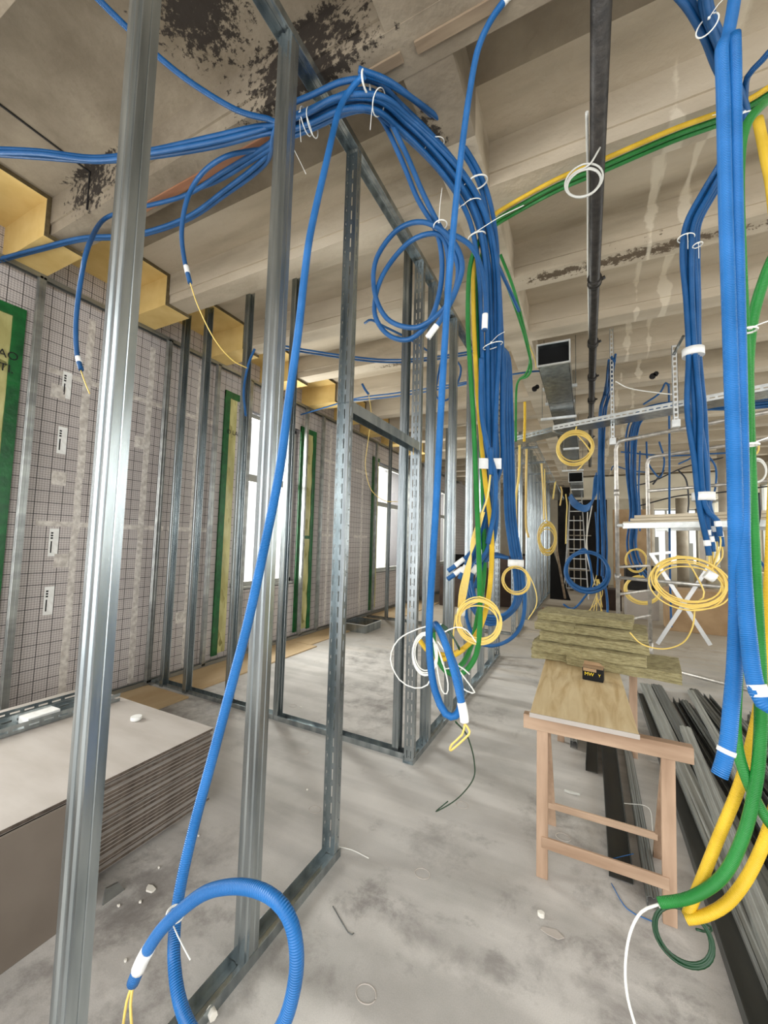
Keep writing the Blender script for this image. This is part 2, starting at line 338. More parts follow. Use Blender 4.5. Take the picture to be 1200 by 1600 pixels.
def copy_tree(o, parent=None):
    c = o.copy(); col.objects.link(c)
    if parent is not None: c.parent = parent
    for ch in list(o.children): copy_tree(ch, c)
    return c
def catmull(P, step=.025):
    P = [Vector(p) for p in P]; out = []
    if len(P) == 2: P = [P[0], (P[0]+P[1])/2, P[1]]
    Q = [P[0]*2-P[1]]+P+[P[-1]*2-P[-2]]
    for i in range(1, len(Q)-2):
        p0, p1, p2, p3 = Q[i-1:i+3]; d = (p2-p1).length; n = max(2, int(d/step))
        for k in range(n):
            t = k/n
            out.append(.5*((2*p1)+(p2-p0)*t+(2*p0-5*p1+4*p2-p3)*t*t+(3*p1-p0-3*p2+p3)*t**3))
    out.append(P[-1]); return out
def pts(lst):
    """each entry: (px, py, y) or (px, py, 'z', z) or (px, py, 'x', x) or ('w', x, y, z) in metres"""
    r = []
    for e in lst:
        if e[0] == 'w': r.append(Vector(e[1:]))
        elif len(e) == 3: r.append(at(e[0], e[1], y=e[2]))
        else: r.append(at(e[0], e[1], **{e[2]: e[3]}))
    return r
def cable(name, P, r, m, label, cat='cable', group=None, seg=10, step=.025, parent=None):
    o = MB().tube(catmull(P, step), r, seg, uvs=True).build(name, m, parent, smooth=True)
    if parent is None: tag(o, label, cat, group)
    return o
def sleeve(parent, P, f0, f1, r, m='label', name='label_tape', label=None):
    """band of tape round a cable between two arc fractions"""
    C = catmull(P, .008); n = len(C); a, b = int(n*f0), max(int(n*f0)+2, int(n*f1))
    o = MB().tube(C[a:min(b, n)], r, 12).build(name, m, parent, smooth=True)
    if label: o['label'] = label
    return o
def tie(p, d, r, label, tail=None, tl=.1, wd=.0028):
    """nylon tie round a bundle: ring, head and loose tail"""
    p, d = Vector(p), Vector(d).normalized(); a = d.orthogonal().normalized(); b = d.cross(a)
    b_ = MB(); rr = r if isinstance(r, (tuple, list)) else (r, r)
    b_.tube([p+a*math.cos(t*2*PI/20)*rr[0]+b*math.sin(t*2*PI/20)*rr[1] for t in range(21)], wd, 6)
    tail = Vector(tail if tail else (.3, -.4, -.8)).normalized()
    h = p+Vector((0, -1, 0))*max(rr)*.7
    b_.obox(h-Vector((.004, .004, .003)), (.008, 0, 0), (0, .008, 0), (0, 0, .006))
    b_.tube(catmull([h, h+tail*tl*.5+Vector((0, -.004, .006)), h+tail*tl]), wd*.55, 5)
    return tag(b_.build('cable_tie', 'tie', smooth=True), label, 'cable tie')
def bundle(name, G, n, R, r, m, label, cat, group, seed=0, step=.03, ends=0, twist=1.0, frac=(0, 1), labelled=False):
    """n separate conduits laid along one guide line"""
    rnd = random.Random(seed); C = catmull(G, .05); L = len(C); out = []
    T = [(C[min(i+1, L-1)]-C[max(i-1, 0)]).normalized() for i in range(L)]
    nv = T[0].orthogonal().normalized(); Fr = []
    for i in range(L):
        nv = (nv-T[i]*nv.dot(T[i])).normalized(); Fr.append((nv.copy(), T[i].cross(nv)))
    for k in range(n):
        rad = 0 if (k == 0 and n > 4) else R*(.55 if (k < n*.35) else 1); a0 = k*2.39996+rnd.random()*.3
        tw = rnd.uniform(-1, 1)*twist; ph = rnd.random()*6; e0 = int(rnd.uniform(0, ends)*L)
        P = []
        for i in range(0, L-e0):
            t = i/L; a = a0+tw*math.sin(t*5+ph); q = rad*(1+.18*math.sin(t*9+ph))
            Rk = R if not callable(R) else R
            P.append(C[i]+Fr[i][0]*math.cos(a)*q+Fr[i][1]*math.sin(a)*q)
        o = cable(name, P[::2]+([P[-1]] if len(P) % 2 == 0 else []), r, m, label, cat, group, seg=8, step=step)
        if labelled: sleeve(o, P[-6:], .05, .4, r*1.12)
        out.append((o, P))
    return out
def coil(c, r, turns, tr, m, name, label, cat='cable coil', nrm=(0, -1, 0), tail=None, sq=1.0, seed=1, jit=.10, group=None, parent=None, lead=None, thick=1.0):
    rnd = random.Random(seed); c = Vector(c); nrm = Vector(nrm).normalized(); a = Vector((0, 0, 1)); a = (a-nrm*a.dot(nrm)).normalized() if abs(nrm.z) < .95 else Vector((0, 1, 0)); b = nrm.cross(a)
    P = list(lead) if lead else []
    off = [(rnd.uniform(-jit, jit), rnd.uniform(-jit, jit), rnd.uniform(-jit, jit)*.5) for _ in range(turns+1)]
    for i in range(turns*14+1):
        t = i/14; k = int(t) if t < turns else turns-1; f = t-int(t); o1, o2 = off[k], off[k+1]
        ox = o1[0]*(1-f)+o2[0]*f; oy = o1[1]*(1-f)+o2[1]*f; on = o1[2]*(1-f)+o2[2]*f
        rr = r*(1+ox); th = -2*PI*t
        P.append(c+a*(math.cos(th)*rr+oy*r)+b*math.sin(th)*rr*sq+nrm*on*r*thick)
    if tail: P += [Vector(p) for p in tail]
    return cable(name, P, tr, m, label, cat, group, seg=6, step=.02, parent=parent)
# ================================================================== THE SETTING
def struct(o): o['kind'] = 'structure'; return o
X0, X1, Y0, Y1 = -4.15, 3.9, -3.0, 19.0
struct(MB().box(X0-.5, X1+.5, Y0, Y1+.5, -.2, 0).build('floor', 'floor'))
RIB = [1.38+.945*k for k in range(-4, 19)]
c = MB().box(X0-.5, X1+.5, Y0, Y1+.5, 4.0, 4.2)
for y in RIB:
    c.box(X0-.5, X1+.5, y, y+.225, 3.80, 4.005)
    c.box(X0-.5, X1+.5, y+.012, y+.205, 3.72, 3.802)
c.box(-.76, -.52, Y0, Y1, 3.722, 4.004)
struct(c.build('ceiling', 'ceil'))
struct(MB().box(-3.012, -3.0, -2.3, 1.38, 3.994, 4.002).box(-3.012, -3.0, 1.374, 1.384, 3.73, 4.0).build('ceiling_joint', 'dark'))

def wall_with_openings(name, plane, t, axis, a0, a1, z1, opens, m):
    """wall slab with rectangular openings; axis 'y' = runs along y at x=plane"""
    b = MB()
    def bx(u0, u1, z0, z1_):
        if axis == 'y': b.box(min(plane, plane+t), max(plane, plane+t), u0, u1, z0, z1_)
        else: b.box(u0, u1, min(plane, plane+t), max(plane, plane+t), z0, z1_)
    u = a0
    for (o0, o1, zz0, zz1) in opens:
        bx(u, o0, 0, z1); bx(o0, o1, 0, zz0); bx(o0, o1, zz1, z1); u = o1
    bx(u, a1, 0, z1)
    return struct(b.build(name, m))
LW = [(-.25, .95, .84, 3.22), (3.84, 5.12, .84, 3.30), (7.9, 9.3, .84, 3.30), (12.2, 13.5, .84, 3.22)]
wall_with_openings('wall_left', X0, -.45, 'y', Y0, Y1, 4.0, LW, 'gridy')
RW = [(y, y+2.5, 1.0, 3.3) for y in (-2.6, .2, 3.0, 5.8, 8.6, 11.4, 14.2, 16.6-.2)]
RW[-1] = (16.9, 18.8, 1.0, 3.3)
wall_with_openings('wall_right', X1, .4, 'y', Y0, Y1, 4.0, RW, 'render')
wall_with_openings('wall_back', Y1, .4, 'x', X0, X1+.4, 4.0, [(1.55, 3.75, .9, 3.1)], 'render')

wn = 0
def window(plane, u0, u1, z0, z1, axis, transom=None, mull=()):
    global wn; wn += 1
    root = empty('window_%d' % wn, (plane, u0, z0) if axis == 'y' else (u0, plane, z0)); struct(root)
    inv = Matrix.Translation(-root.location)
    def put(o): o.data.transform(inv); o.parent = root; return o
    def bx(b, a0, a1, c0, c1, t0=-.03, t1=.03):
        if axis == 'y': b.box(plane+t0, plane+t1, a0, a1, c0, c1)
        else: b.box(a0, a1, plane+t0, plane+t1, c0, c1)
    f = MB(); w_ = .06
    bx(f, u0, u0+w_, z0, z1); bx(f, u1-w_, u1, z0, z1); bx(f, u0, u1, z0, z0+w_); bx(f, u0, u1, z1-w_, z1)
    put(f.build('window_frame', 'white_pvc', bevel=.004))
    if transom:
        t = MB(); bx(t, u0+w_, u1-w_, transom-.05, transom+.05, -.025, .025); put(t.build('transom', 'white_pvc'))
    for u in mull:
        t = MB(); bx(t, u-.035, u+.035, z0+w_, z1-w_, -.028, .028); put(t.build('mullion', 'white_pvc'))
    g = MB(); bx(g, u0+w_, u1-w_, z0+w_, z1-w_, -.004, .004); put(g.build('glass_pane', 'glass'))
    s = MB(); bx(s, u0+.0, u1-.0, z0-.03, z0-.001, -.05, .08 if plane < 0 else .05); put(s.build('window_sill', 'white_pvc'))
for (a, b_, z0, z1) in LW: window(-4.24, a+.01, b_-.01, z0+.04, z1-.01, 'y', 2.38, ((a+b_)/2,))
for (a, b_, z0, z1) in RW: window(4.1, a+.01, b_-.01, z0+.04, z1-.01, 'y', None, (a+.85, a+1.65))
window(19.2, 1.56, 3.74, .94, 3.09, 'x', None, (1.95, 2.35, 2.75, 3.1, 3.45))

# window-head daylight for the facade the far end shows
area('daylight_back', (2.7, 20.2, 2.0), (0, -1, 0), 2, 2, 60)

# pale cross beam and columns at the far end
struct(MB().box(-.5, X1, 14.2, 14.6, 3.05, 3.72).build('trim_1', 'render'))
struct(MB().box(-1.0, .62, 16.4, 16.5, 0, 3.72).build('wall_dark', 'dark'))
for i, (x, y, r) in enumerate(((1.75, 15.5, .16), (2.75, 16.2, .16), (3.35, 12.6, .15), (2.15, 18.2, .09), (2.5, 10.6, .07))):
    o = MB().tube([(x, y, 0), (x, y, 3.74)], r, 24).build('column', 'column', smooth=True)
    tag(o, ['round concrete column behind the scaffold platform', 'round concrete column standing near the far windows', 'round concrete column by the right-hand windows', 'round concrete column closest to the far wall', 'slender pale riser pipe in front of the right-hand windows'][i], 'column')

# ------------------------------------------------------------------ facade lining on the left
for k, y in enumerate(RIB[3:14]):
    root = empty('soffit_insulation', (-3.5, y+.225, 3.7))
    names = ['cut off by the left edge of the photo', 'above the gypsum board stack', 'over the cross wall corner', 'above the first window', 'behind the near door jamb', 'above the door header line']
    tag(root, 'yellow foam board wrapping a ceiling rib, '+(names[k] if k < 6 else 'far down the facade'), 'insulation', 'yellow boarding wrapped round the ribs' if k >= 6 else None)
    ya, yb = y-.72, y        # bay, then rib
    b = MB(); t = .03; xa, xb = -4.149, -3.5
    b.box(xa, xb, ya, yb-t, 4.0-t, 3.999); b.box(xa, xb, yb-t, yb-.001, 3.72-t, 3.999); b.box(xa, xb, yb-.001, yb+.225, 3.72-t, 3.719)
    o = b.build('foam_board', 'yins'); 
    e = MB(); e.box(xb, xb+.004, ya, yb-t, 4.0-t, 3.999).box(xb, xb+.004, yb-t, yb-.001, 3.72-t, 3.999).box(xb, xb+.004, yb, yb+.225, 3.72-t, 3.719)
    e = e.build('cut_edge', 'edge')
    for q in (o, e): q.data.transform(Matrix.Translation(-root.location)); q.parent = root

def strip(b, y0, y1, z0, z1, off=.002): b.box(X0, X0+off, y0, y1, z0, z1)
# silver joint tape and fixing plates on the gridded boards
tapes = [(2.02, 'left of the big leaning stud', 0), (2.62, 'right of the big leaning stud', 0), (3.22, 'before the first window', 0), (6.0, 'beyond the first window', 0), (7.2, 'before the second window', 0)]
for y, wh, _ in tapes:
    b = MB()
    for j in range(14):
        w_ = .026+.008*random.random(); dy = random.uniform(-.006, .006); strip(b, y+dy-w_, y+dy+w_, .05+j*.25, .05+(j+1)*.25, .003)
    for z in (1.62, 2.95): strip(b, y-.30, y+.25, z-.022, z+.022, .0032)
    o = tag(b.build('joint_tape', 'silver'), 'silver joint tape in a cross on the gridded board, '+wh, 'tape')
for y, z, wh in ((1.93, 1.30, 'low'), (1.86, 2.02, 'middle'), (1.80, 2.78, 'high'), (2.55, 2.5, 'right of the big stud'), (3.14, .62, 'near the floor')):
    b = MB(); strip(b, y-.055, y+.055, z-.06, z+.06, .004)
    b.tube([(X0+.004, y, z), (X0+.012, y, z)], .038, 18).tube([(X0+.012, y, z), (X0+.016, y, z)], .02, 14)
    tag(b.build('fixing_disc', 'silver', smooth=False), 'round silver fixing disc on the gridded board, '+wh, 'fixing disc')

for z in (.95, 1.45, 2.35, 2.85):
    root = empty('printed_strip', (X0, 1.86, z)); tag(root, 'small white printed strip with black squares on the gridded board beside the gypsum stack', 'printed strip', 'printed strips on the gridded board')
    MB().box(.0, .0035, -.035, .035, -.11, .13).build('paper_strip', 'label', root)
    b = MB()
    for k in range(3): b.box(.0035, .0045, -.025, -.008, .04+k*.022, .054+k*.022)
    b.box(.0035, .0045, -.022, -.012, -.08, .02); o = b.build('black_print', 'ink', root); o['kind'] = 'stuff'

def textmesh(s, size, m, loc, rot, parent=None, name='lettering', ext=.0005, mirror=False):
    cu = bpy.data.curves.new(name, 'FONT'); cu.body = s; cu.size = size; cu.extrude = ext; cu.align_x = 'CENTER'; cu.align_y = 'CENTER'
    o = bpy.data.objects.new('tmp', cu); col.objects.link(o)
    dg = bpy.context.evaluated_depsgraph_get(); me = bpy.data.meshes.new_from_object(o.evaluated_get(dg)); bpy.data.objects.remove(o)
    me.materials.clear(); me.materials.append(M[m]); t = bpy.data.objects.new(name, me); col.objects.link(t)
    me.transform(Matrix.Translation(Vector(loc)) @ rot.to_4x4() @ (Matrix.Scale(-1, 4, (1, 0, 0)) if mirror else Matrix.Identity(4)))
    if parent is not None: t.parent = parent
    return t
RX = Matrix(((0, 0, 1), (1, 0, 0), (0, 1, 0)))      # text facing +x, reading along +y
def film(y0, y1, z0, z1, sides, label, words=()):
    root = empty('vapour_film', (0, 0, 0)); tag(root, label, 'sealing film')
    b = MB(); n = 5; rows = 30
    vs = []; fs = []
    for i in range(rows+1):
        for j in range(n+1):
            vs.append((X0+.008+.012*math.sin(i*1.3+j)*math.sin(j*PI/n)+random.random()*.004, y0+(y1-y0)*j/n, z0+(z1-z0)*i/rows))
    for i in range(rows):
        for j in range(n): q = i*(n+1)+j; fs.append((q, q+1, q+n+2, q+n+1))
    b.add(vs, fs); b.box(X0, X0+.004, y0, y1, z0, z1)
    b.build('yellow_film', 'film', root, smooth=True)
    g = MB(); tw = .055
    for s in sides:
        if s == 'l': g.box(X0, X0+.022, y0-tw/2, y0+tw, z0-.02, z1+.03)
        if s == 'r': g.box(X0, X0+.022, y1-tw, y1+tw/2, z0-.02, z1+.03)
        if s == 't': g.box(X0, X0+.0225, y0-tw/2, y1+tw/2, z1-tw, z1+tw/2)
        if s == 'm': g.box(X0, X0+.021, y0, y1, 1.55, 1.60)
    g.build('green_tape', 'green_tape', root)
    for (s, y, z, sz) in words: textmesh(s, sz, 'ink', (X0+.026, y, z), RX, root)
film(1.06, 1.50, .55, 3.34, 'lrtm', 'yellow film bordered in green tape at the left edge of the photo', (('DAO', 1.40, 2.95, .09), ('ATI.', 1.40, 2.84, .09), ('M', 1.42, 1.75, .08)))
film(3.62, 3.80, .1, 3.40, 'lt', 'narrow yellow film with green tape down its left side, before the first window', (('D LAI', 3.74, 2.9, .08),))
film(5.16, 5.52, .1, 3.34, 'lrtm', 'yellow film framed in green tape, after the first window', (('M', 5.3, 1.45, .08),))
film(9.40, 9.75, .1, 3.34, 'lrt', 'yellow film framed in green tape, after the second window')
film(7.62, 7.88, .1, 3.34, 'lt', 'yellow film with green tape before the second window')

# ------------------------------------------------------------------ studwork
def cprof(wd, fl, lip=.008, t=.0025, groove=True):
    """C section: web on the x axis (0..wd) at y=0, flanges towards +y"""
    o = [(0, 0)]
    if groove:
        for g in (.28, .72): o += [(wd*g-.009, 0), (wd*g-.004, -.005), (wd*g+.004, -.005), (wd*g+.009, 0)]
    o += [(wd, 0), (wd, fl*.45), (wd-.0025, fl*.5), (wd, fl*.55), (wd, fl)]
    if lip: o += [(wd-lip, fl), (wd-lip, fl-t)]
    i_ = [(wd-t, fl-t if lip else fl), (wd-t, fl*.58), (wd-t-.0025, fl*.5), (wd-t, fl*.42), (wd-t, t)]
    if groove:
        for g in (.72, .28): i_ += [(wd*g+.009, t), (wd*g+.004, t-.005), (wd*g-.004, t-.005), (wd*g-.009, t)]
    i_ += [(t, t), (t, fl*.42), (t+.0025, fl*.5), (t, fl*.58), (t, fl-t if lip else fl)]
    if lip: i_ += [(lip, fl-t), (lip, fl)]
    i_ += [(0, fl), (0, fl*.55), (.0025, fl*.5), (0, fl*.45)]
    return o+i_
def stud(loc, L, ux, uy, label, group=None, wd=.073, fl=.048, m='steel', proto=None, name='steel_stud', z0=0.004):
    if proto is not None:
        o = proto.copy(); col.objects.link(o); o.location = loc
    else:
        b = MB().prism(cprof(wd, fl), (0, 0, z0), ux, uy, (0, 0, L))
        o = b.build(name, m); o.location = loc
    for k in ('group',):
        if k in o: del o[k]
    return tag(o, label, 'stud', group)
def uprof(wd, fl, t=.002): return [(0, 0), (wd, 0), (wd, fl), (wd-t, fl), (wd-t, t), (t, t), (t, fl), (0, fl)]
def track(p, q, wd, fl, label, down=False, m='steel', name='floor_track', side=(1, 0, 0)):
    p, q = Vector(p), Vector(q); d = q-p; s = Vector(side)
    b = MB().prism(uprof(wd, fl), p-s*wd/2, s, (0, 0, -1 if down else 1), d)
    # web ridge
    b.prism([(wd/2-.012, .002), (wd/2-.008, .004), (wd/2+.008, .004), (wd/2+.012, .002)], p-s*wd/2, s, (0, 0, -1 if down else 1), d)
    return tag(b.build(name, m), label, 'track')
def slotted(wd, fl, L, root, pitch=.08, slot=.052, sw=.007, m='steel', holes=True, t=.0025, side='x'):
    """UA jamb profile with two rows of slots in the web and round holes in the flange; local: web on x at y=0"""
    b = MB(); u = [0, wd*.30-sw/2, wd*.30+sw/2, wd*.70-sw/2, wd*.70+sw/2, wd]
    for i in (0, 2, 4): b.box(u[i], u[i+1], 0, t, 0, L)
    n = int(L/pitch)
    for i in (1, 3):
        for k in range(n+1): b.box(u[i], u[i+1], 0, t, k*pitch, min(L, k*pitch+pitch-slot))
    web = b.build('slotted_web', m, root)
    f = MB()
    for x in (0, wd-t):
        v = [0, fl*.55-sw/2, fl*.55+sw/2, fl]
        for i in (0, 2): f.box(x, x+t, v[i]+(t if i == 0 else 0), v[i+1], 0, L)
        for k in range(n+1): f.box(x, x+t, v[1], v[2], k*pitch, min(L, k*pitch+pitch-slot*(.9 if x else .3)))
    f.build('flange', m, root)
    s = MB()
    for k in range(n):
        s.tube([(wd/2, -.0012, k*pitch+.04), (wd/2, .0, k*pitch+.04)], .0035, 8)
        s.tube([(wd+.001, fl*.25, k*pitch+.02), (wd, fl*.25, k*pitch+.02)], .0035, 8)
    s.build('punched_holes', 'steel_dark', root)['kind'] = 'stuff'
ZT = 3.70
XA, XB = -1.173, -1.10      # corridor wall faces
# ceiling track and floor tracks of the corridor wall
track((-1.1365, -.2, ZT+.02), (-1.1365, 5.87, ZT+.02), .078, .04, 'ceiling track of the corridor wall running overhead', True, name='ceiling_track', m='steel')
track((-1.1365, -.6, 0), (-1.1365, 1.80, 0), .078, .04, 'floor track of the corridor wall, nearest length before the doorway')
track((-1.1365, 2.72, 0), (-1.1365, 5.87, 0), .078, .04, 'floor track of the corridor wall beyond the doorway')
track((-1.1365, 7.2, 0), (-1.1365, 8.2, 0), .078, .04, 'short floor track of the corridor wall at the second doorway')
track((-1.1365, 8.9, 0), (-1.1365, 15.2, 0), .078, .04, 'floor track of the corridor wall at its far end')
p_st = stud((0, .60, 0), ZT, (1, 0, 0), (0, 1, 0), 'large steel stud leaning in view at the left, closest to the camera')
p_st.data.transform(Matrix.Translation((XA, 0, 0)))
stud((0, 1.195, 0), ZT, 0, 0, 'steel stud standing behind the blue loop near the bottom of the photo', proto=p_st)
j1 = empty('door_jamb_profile', (XA, 1.745, .004)); tag(j1, 'slotted steel door jamb on the near side of the doorway', 'stud')
slotted(.073, .04, ZT, j1)
for ch in list(j1.children): ch.data.transform(Matrix.Scale(-1, 4, (0, 1, 0)) ); ch.data.transform(Matrix.Translation((0, .04, 0)))
j2 = empty('door_jamb_profile', (XA, 2.735, .004)); tag(j2, 'slotted steel door jamb at the corner on the far side of the doorway', 'stud')
slotted(.073, .04, ZT, j2)
j3 = empty('door_jamb_profile', (XA, 5.80, .004)); tag(j3, 'slotted steel jamb ending the middle length of the corridor wall', 'stud')
slotted(.073, .04, ZT, j3)
j4 = empty('door_jamb_profile', (XA, 7.2, .004)); tag(j4, 'slotted steel jamb beyond the second doorway', 'stud')
slotted(.073, .04, ZT, j4)
h = track((-1.1365, 1.775, 2.28), (-1.1365, 2.735, 2.28), .07, .06, 'steel header bar across the top of the doorway', True, name='door_header', m='steel')
for y, wh in ((3.03, 'first stud beyond the slotted corner jamb'), (3.62, 'second stud beyond the slotted corner jamb'), (4.25, 'third stud beyond the slotted corner jamb, behind the blue bundle'), (4.85, 'fourth stud beyond the slotted corner jamb'), (5.42, 'fifth stud beyond the slotted corner jamb')):
    stud((0, y, 0), ZT, 0, 0, 'corridor wall stud, '+wh, proto=p_st)
y = 7.75; k = 0
for y in (7.95, 8.95, 9.6, 10.3, 11.1, 12.0, 13.0, 14.2):
    o = stud((0, y, 0), ZT-.2, 0, 0, 'one of the closely set steel studs at the far end of the corridor wall', 'far studs of the corridor wall', proto=p_st)
# cross wall towards the windows
YC = 2.82
track((-4.03, YC+.03, 0), (-1.18, YC-.02, 0), .075, .04, 'floor track of the cross wall running to the windows', side=(0, 1, 0))
for x, l, wh in ((-3.93, 3.99, 'against the window lining'), (-3.58, 3.99, 'second from the window lining'), (-3.0, 3.99, 'crossing the first window'), (-2.42, 3.99, 'right of the stud behind the blue loop'), (-1.85, 3.99, 'second from the doorway corner'), (-1.29, 3.99, 'right at the doorway corner')):
    b = MB().prism(cprof(.073, .048), (0, 0, .004), (0, 1, 0), (1, 0, 0), (0, 0, l-.01)); o = b.build('steel_stud', 'steel'); o.location = (x, YC-.036, 0)
    tag(o, 'steel stud of the cross wall, '+wh, 'stud')
# second cross wall further back
YD = 7.3
track((-4.0, YD, 0), (-1.2, YD, 0), .075, .04, 'floor track of the second cross wall seen through the studs', side=(0, 1, 0))
for x in (-3.6, -3.0, -2.4, -1.8):
    b = MB().prism(cprof(.073, .048), (0, 0, .004), (0, 1, 0), (1, 0, 0), (0, 0, 3.98)); o = b.build('steel_stud', 'steel'); o.location = (x, YD-.036, 0)
    tag(o, 'steel stud of the second cross wall, seen beyond the doorway', 'stud', 'studs of the second cross wall')
# window lining
XL = -4.06
track((XL, -.4, 3.69), (XL, 14, 3.69), .05, .04, 'top track of the window lining', True, name='ceiling_track', m='steel_dull')
track((XL, -.4, .018), (XL, 14, .018), .05, .04, 'bottom track of the window lining', m='steel_dull')
for y, wh in ((.95, 'at the left edge of the photo'), (1.56, 'right of the green-taped film'), (2.72, 'before the cross wall'), (3.38, 'left of the first window'), (3.92, 'on the edge of the first window'), (5.16, 'right of the first window'), (5.62, 'past the yellow film'), (6.4, 'between the two windows'), (7.6, 'before the second window'), (9.4, 'after the second window'), (10.2, 'behind the doorway corner')):
    o = MB().prism(cprof(.05, .045), (0, 0, 0), (1, 0, 0), (0, 1, 0), (0, 0, 3.64)).build('steel_stud', 'steel_dull'); o.location = (XL-.025, y, .03)
    tag(o, 'narrow steel stud of the window lining, '+wh, 'stud')
# plywood strips on the floor under the lining
for y0, y1, x1, wh in ((1.9, 2.74, -3.42, 'beside the gypsum stack'), (2.92, 4.9, -3.5, 'in front of the first window'), (4.92, 7.2, -3.62, 'past the first window'), (7.4, 10, -3.4, 'below the second window')):
    tag(MB().box(X0+.001, x1, y0, y1, 0, .015).build('plywood_strip', 'plyw', bevel=.002), 'bare plywood strip on the floor '+wh, 'plywood')
# ================================================================== GYPSUM STACK
GX0, GX1, GY1, GL = -3.26, -1.96, 1.74, 2.5
nb = 20; th = .0205
for k in range(nb):
    dx = random.uniform(-.012, .012); dy = random.uniform(-.012, .012); z = .035+k*th+.0005
    top = k == nb-1
    root = empty('gypsum_board', (0, 0, z))
    tag(root, 'grey gypsum board lying uppermost on the stack' if top else 'grey gypsum board inside the thick stack on the floor', 'gypsum board', 'gypsum boards in the stack')
    if top: del root['group']
    if top: dx, dy = .01, 0
    y0, y1 = GY1-GL+dy, GY1+dy; x0, x1 = GX0+dx, GX1+dx
    MB().box(x0, x1, y0, y1, th-.0045, th-.0035).box(x0, x1, y0, y1, 0, .001).build('paper_face', 'gyp', root)
    MB().box(x0+.001, x1-.002, y0+.001, y1-.002, .001, th-.0045).build('gypsum_core', 'gypcore', root)
for y in (-.5, .3, 1.1, 1.55):
    tag(MB().box(GX0+.02, GX1-.05, y, y+.08, .0, .034).build('wood_batten', 'lath'), 'wooden batten under the gypsum stack', 'batten', 'battens under the gypsum stack')
a = at(148, 1425, z=0); 
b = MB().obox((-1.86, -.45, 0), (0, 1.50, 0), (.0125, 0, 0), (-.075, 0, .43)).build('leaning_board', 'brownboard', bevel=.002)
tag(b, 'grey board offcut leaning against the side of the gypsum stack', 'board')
tag(MB().prism([(0, 0), (.09, 0), (.06, .05), (.01, .06)], (-1.83, 1.10, 0), (0, 1, 0), (0, 0, 1), (.01, 0, 0)).build('metal_offcut', 'steel_dull'), 'small grey metal offcut on the floor by the leaning board', 'offcut')
# slotted channels lying on the stack
ZS = .035+nb*th+.0
def lying(name, p, q, wd, fl, label, m='steel', slots=True, upright=True, cat='channel'):
    root = empty(name, p); tag(root, label, cat)
    p, q = Vector(p), Vector(q); d = q-p; L = d.length; dn = d.normalized(); s = dn.cross(Vector((0, 0, 1))).normalized()
    b = MB().obox(-s*wd/2, d, s*wd, (0, 0, .002)); b.build('channel_base', m, root)
    for sg in (-1, 1):
        b = MB(); o = s*(wd/2*sg)-s*(.001*sg)
        b.obox(o, d, s*.002, (0, 0, fl*.35)); b.obox(o+Vector((0, 0, fl*.6)), d, s*.002, (0, 0, fl*.4))
        n = int(L/.07)
        for k in range(n): b.obox(o+dn*(k*.07)+Vector((0, 0, fl*.35)), dn*.022, s*.002, (0, 0, fl*.25))
        b.build('slotted_flange', m, root)
lying('slotted_channel', (-2.89, .35, ZS), (-2.86, 1.70, ZS), .15, .05, 'wide slotted steel channel lying on the gypsum stack')
lying('slotted_channel', (-3.06, .30, ZS), (-3.02, 1.62, ZS), .10, .04, 'narrower slotted steel channel lying behind the wide one on the stack')
o = MB().obox((-2.94, 1.22, ZS+.003), (.10, .005, 0), (-.01, .16, .0), (0, 0, .04)).build('film_scrap', 'glass' if 0 else 'label')
tag(o, 'crumpled whitish scrap lying in the wide slotted channel', 'scrap')
o = MB().tube([(-2.42, 1.58, ZS), (-2.42, 1.58, ZS+.02)], .03, 20).build('roll_end', 'label', smooth=True); o.data.transform(Matrix.Identity(4))
tag(o, 'small white plaster lump on the top gypsum board', 'plaster lump')

# ================================================================== FLOOR DEBRIS
def chip(p, s, label, name='plaster_chip', m='plaster', seed=0, cat='debris', grp=None, h=.008):
    r = random.Random(seed); n = 7
    prof = [(math.cos(2*PI*i/n)*s[0]*r.uniform(.6, 1.1), math.sin(2*PI*i/n)*s[1]*r.uniform(.6, 1.1)) for i in range(n)]
    o = MB().prism(prof, Vector(p)+Vector((0, 0, .001)), (1, 0, 0), (0, 1, 0), (0, 0, h)).build(name, m, bevel=.002)
    return tag(o, label, cat, grp)
chip(at(235, 1391, z=0), (.035, .02), 'curved white plaster scrap on the floor right of the gypsum stack', seed=1)
for i, q in enumerate(((185, 1417), (219, 1411), (248, 1357), (310, 1307), (196, 1503), (480, 1235))):
    chip(at(*q, z=0), (.008, .006), 'tiny white plaster crumb on the floor', seed=i+5, grp='plaster crumbs', name='plaster_crumb')
chip(at(846, 1433, z=0), (.018, .014), 'small pale plaster lump on the floor in front of the trestle', seed=21, h=.018)
chip(at(862, 1458, z=0), (.045, .025), 'flat grey plaster splash on the floor in front of the trestle', seed=22, h=.003, m='gyp')
chip(at(892, 1240, z=0), (.05, .012), 'crumpled clear film scrap on the floor behind the trestle leg', seed=23, h=.015, m='clear')
chip(at(606, 1113, z=0) if 0 else at(470, 1105, z=0), (.02, .01), 'white flake on the floor inside the side room', seed=25, h=.003)
for i, q in enumerate(((660, 1365), (722, 1258), (572, 1553), (475, 1175), (880, 1308), (492, 1265), (570, 1001), (458, 1103), (610, 1008), (495, 1034))):
    p = at(*q, z=0); b = MB().tube([p+Vector((math.cos(t*2*PI/28)*.036, math.sin(t*2*PI/28)*.03, .0)) for t in range(29)], .0022, 6)
    tag(b.build('screed_ring', 'gyp', smooth=True), 'faint round screed mark on the floor', 'floor mark', 'round screed marks')
def rod(P, r, m, name, label, cat): return tag(MB().tube(catmull(P), r, 6).build(name, m, smooth=True), label, cat)
rod([at(523, 1322, z=.004), at(550, 1328, z=.004), at(576, 1341, z=.004)], .0022, 'wwire', 'wire_offcut', 'white wire offcut on the floor beside the near door jamb', 'wire')
